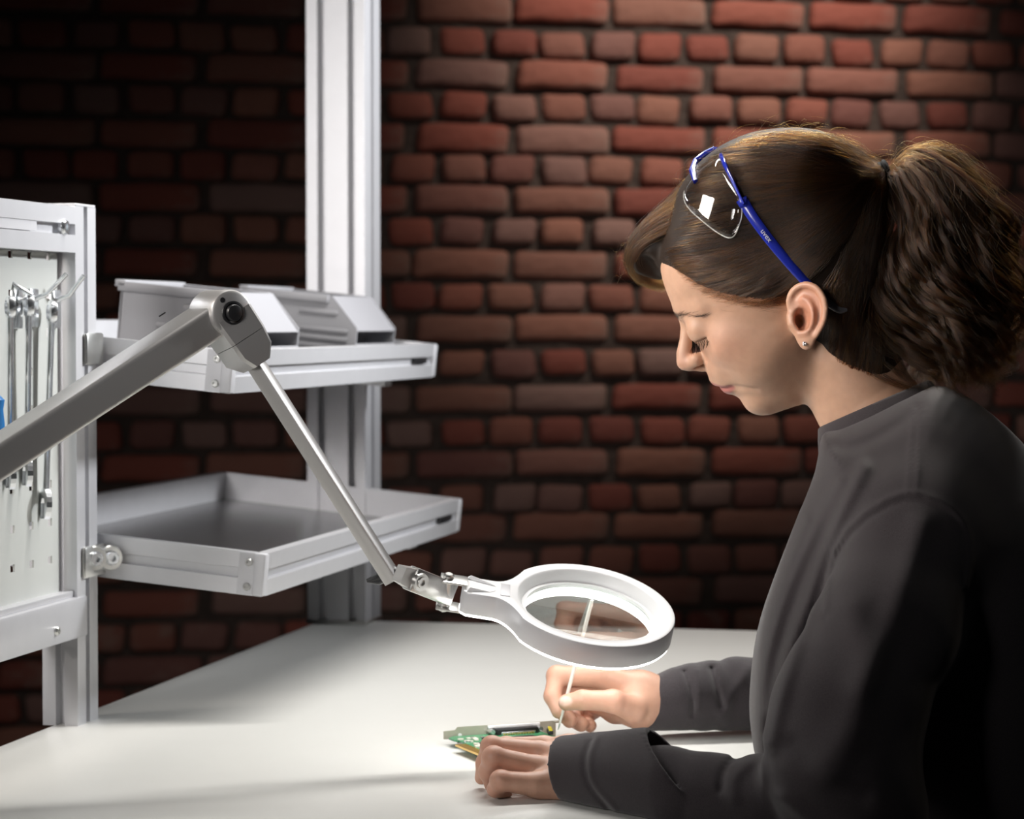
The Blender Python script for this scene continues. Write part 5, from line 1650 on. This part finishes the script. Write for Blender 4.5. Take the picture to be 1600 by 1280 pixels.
# ------------------------------------------------------------------ circuit board with slot bracket
M_PCB = bpy.data.materials.new('green circuit board'); M_PCB.use_nodes = True
g = M_PCB.node_tree; pb = g.nodes['Principled BSDF']; pb.inputs['Roughness'].default_value = 0.35
tcx = g.nodes.new('ShaderNodeTexCoord'); bk = g.nodes.new('ShaderNodeTexBrick'); bk.inputs['Scale'].default_value = 260
bk.inputs['Color1'].default_value = (0.012, 0.10, 0.045, 1); bk.inputs['Color2'].default_value = (0.02, 0.15, 0.07, 1); bk.inputs['Mortar'].default_value = (0.07, 0.30, 0.14, 1); bk.inputs['Mortar Size'].default_value = 0.06
g.links.new(tcx.outputs['Object'], bk.inputs['Vector']); g.links.new(bk.outputs['Color'], pb.inputs['Base Color'])
M_GOLD = mat('gold contacts', (0.80, 0.52, 0.16), 0.3, 0.9)
M_BRACKET = mat('dull nickel bracket', (0.52, 0.49, 0.41), 0.42, 0.45, noise=(90, 0.12))
M_IC = mat('black chip', (0.015, 0.015, 0.017), 0.4)
M_CER = mat('ceramic part', (0.70, 0.66, 0.58), 0.5)
k0 = T(693, 1164); k1 = T(868, 1152)
bx = (k1 - k0); BLn = float(np.linalg.norm(bx)); bx = bx / BLn       # along the bracket
by = np.array([-bx[1], bx[0], 0])                                     # away from the camera
if by[1] < 0: by = -by
ta_ = math.radians(4)                                                  # board tips slightly up at the camera side
cb_ = Thing('circuit_board', 'green expansion card with metal slot bracket held under her near hand', 'circuit board', (k0 + k1) / 2)
bn = ZV * math.cos(ta_) + by * math.sin(ta_) * 0
o_ = k0.copy(); o_[2] = TZ + 0.0006
BH = 0.0175
bm_ = MB()
prof = [(0.016, 0), (BLn, 0), (BLn, BH), (0.016, BH), (0.013, BH * 0.82), (0.0, BH * 0.80), (0.0, BH * 0.30), (0.013, BH * 0.28)]
bm_.prism(prof, o_, bx, ZV, by, -0.0006, 0.0006)
brk = cb_.part('bracket', bm_, M_BRACKET, sm=0)
cb_.part('screw_hole', MB().lathe([(0.0022, 0), (0.0022, 0.0003), (0.0001, 0.0003)], o_ + bx * 0.0185 + ZV * BH * 0.5 - by * 0.0007, *axes(-by), 16), M_LABEL, parent=brk)
cb_.part('bent_foot', MB().bbox(o_, bx, by, ZV, BLn - 0.004, BLn + 0.008, -0.009, 0.001, BH - 0.0014, BH, 0.0004), M_BRACKET, parent=brk)
# board: from the bracket towards the camera
bz0 = 0.0065
outl = [(0.010, -0.002), (0.110, -0.002), (0.110, -0.185), (0.012, -0.185), (0.006, -0.178), (0.006, -0.142), (-0.007, -0.140), (-0.007, -0.052), (0.006, -0.050), (0.006, -0.030), (0.002, -0.026), (0.002, -0.010)]
BD = cb_.part('board', MB().prism(outl, o_ + ZV * bz0, bx, by, ZV, 0, 0.0017), M_PCB, sm=0)
# gold edge connector on the left side
ec = [(0.027, -0.030), (0.035, -0.030), (0.035, -0.066), (0.027, -0.066)]
for k in range(36):
    y0 = -0.053 - k * 0.0024
    cb_.part('contact', MB().box(o_ + ZV * (bz0 + 0.0017), bx, by, ZV, -0.0006, 0.0045, y0 - 0.0016, y0, 0, 0.00015), M_GOLD, parent=BD, sm=0)
cb_.part('edge_connector', MB().box(o_ + ZV * bz0, bx, by, ZV, -0.0073, -0.0002, -0.1395, -0.0525, -0.0002, 0.0019), M_GOLD, parent=BD, sm=0)
# socket behind the bracket
cs = MB()
cs.bbox(o_ + ZV * 0.004, bx, by, ZV, 0.056, 0.104, -0.016, -0.001, 0, 0.0105, 0.001)
sk = cb_.part('socket', cs, M_BLACK)
cb_.part('socket_shell', MB().bbox(o_, bx, by, ZV, 0.050, 0.111, -0.0036, -0.0008, 0.0142, 0.0172, 0.0005), M_LABEL, parent=sk)
cb_.part('socket_shell', MB().bbox(o_, bx, by, ZV, 0.060, 0.100, -0.0165, -0.0135, 0.0085, 0.0115, 0.0005), M_CHROME, parent=sk)
for k in range(12):
    cb_.part('pin', MB().box(o_, bx, by, ZV, 0.0625 + k * 0.0031, 0.0638 + k * 0.0031, -0.0185, -0.016, 0.0085, 0.0100), M_GOLD, parent=sk, sm=0)
for x_ in (0.052, 0.108):
    cb_.part('screw_post', MB().lathe([(0.0028, -0.012), (0.0028, 0)], o_ + bx * x_ - by * 0.001 + ZV * 0.0115, *axes(by), 6), M_CHROME, parent=sk)
r2 = random.Random(5)
for k in range(60):
    x_, y_ = r2.uniform(0.008, 0.050), r2.uniform(-0.115, -0.022)
    s_ = r2.choice(((0.0016, 0.003), (0.003, 0.0016), (0.0022, 0.0022)))
    cb_.part('component', MB().box(o_ + ZV * (bz0 + 0.0017), bx, by, ZV, x_ - s_[0], x_ + s_[0], y_ - s_[1], y_ + s_[1], 0, r2.uniform(0.0008, 0.002)), r2.choice((M_CER, M_IC, M_CER, M_CHROME)), parent=BD, sm=0)
for x_, y_, a_, b_ in ((0.075, -0.05, 0.012, 0.012), (0.085, -0.09, 0.009, 0.015)):
    cb_.part('chip', MB().bbox(o_ + ZV * (bz0 + 0.0017), bx, by, ZV, x_ - a_, x_ + a_, y_ - b_, y_ + b_, 0, 0.0022, 0.0004), M_IC, parent=BD)
M_YEL = mat('yellow sleeve', (0.75, 0.62, 0.05), 0.4)
cb_.part('jumper', MB().bbox(o_ + ZV * (bz0 + 0.0017), bx * 0.94 - by * 0.34, by * 0.94 + bx * 0.34, ZV, 0.112, 0.118, 0.004, 0.026, 0.000, 0.0045, 0.001), M_IC, parent=BD)
cb_.part('jumper_sleeve', MB().bbox(o_ + ZV * (bz0 + 0.0017), bx * 0.94 - by * 0.34, by * 0.94 + bx * 0.34, ZV, 0.1130, 0.1170, 0.003, 0.025, 0.0045, 0.0062, 0.0005), M_YEL, parent=BD)

# ------------------------------------------------------------------ white stick tool between thumb and forefinger
t0 = P(872, 1141, 2.7225); t1 = P(925, 938, 2.674)
tl = Thing('probe', 'thin white probe held between thumb and forefinger above the card', 'tool', t0)
M_WHITEP = mat('white plastic', (0.82, 0.80, 0.76), 0.4)
tn = (t1 - t0); TLn = float(np.linalg.norm(tn)); tn /= TLn
tl.part('handle', MB().lathe([(0.0010, 0.008), (0.0017, 0.030), (0.0020, 0.05), (0.0020, TLn - 0.004), (0.0014, TLn)], t0, *axes(tn), 16), M_WHITEP)
tl.part('point', MB().lathe([(0.0003, 0), (0.0007, 0.003), (0.0010, 0.0085)], t0, *axes(tn), 12), M_STEEL)
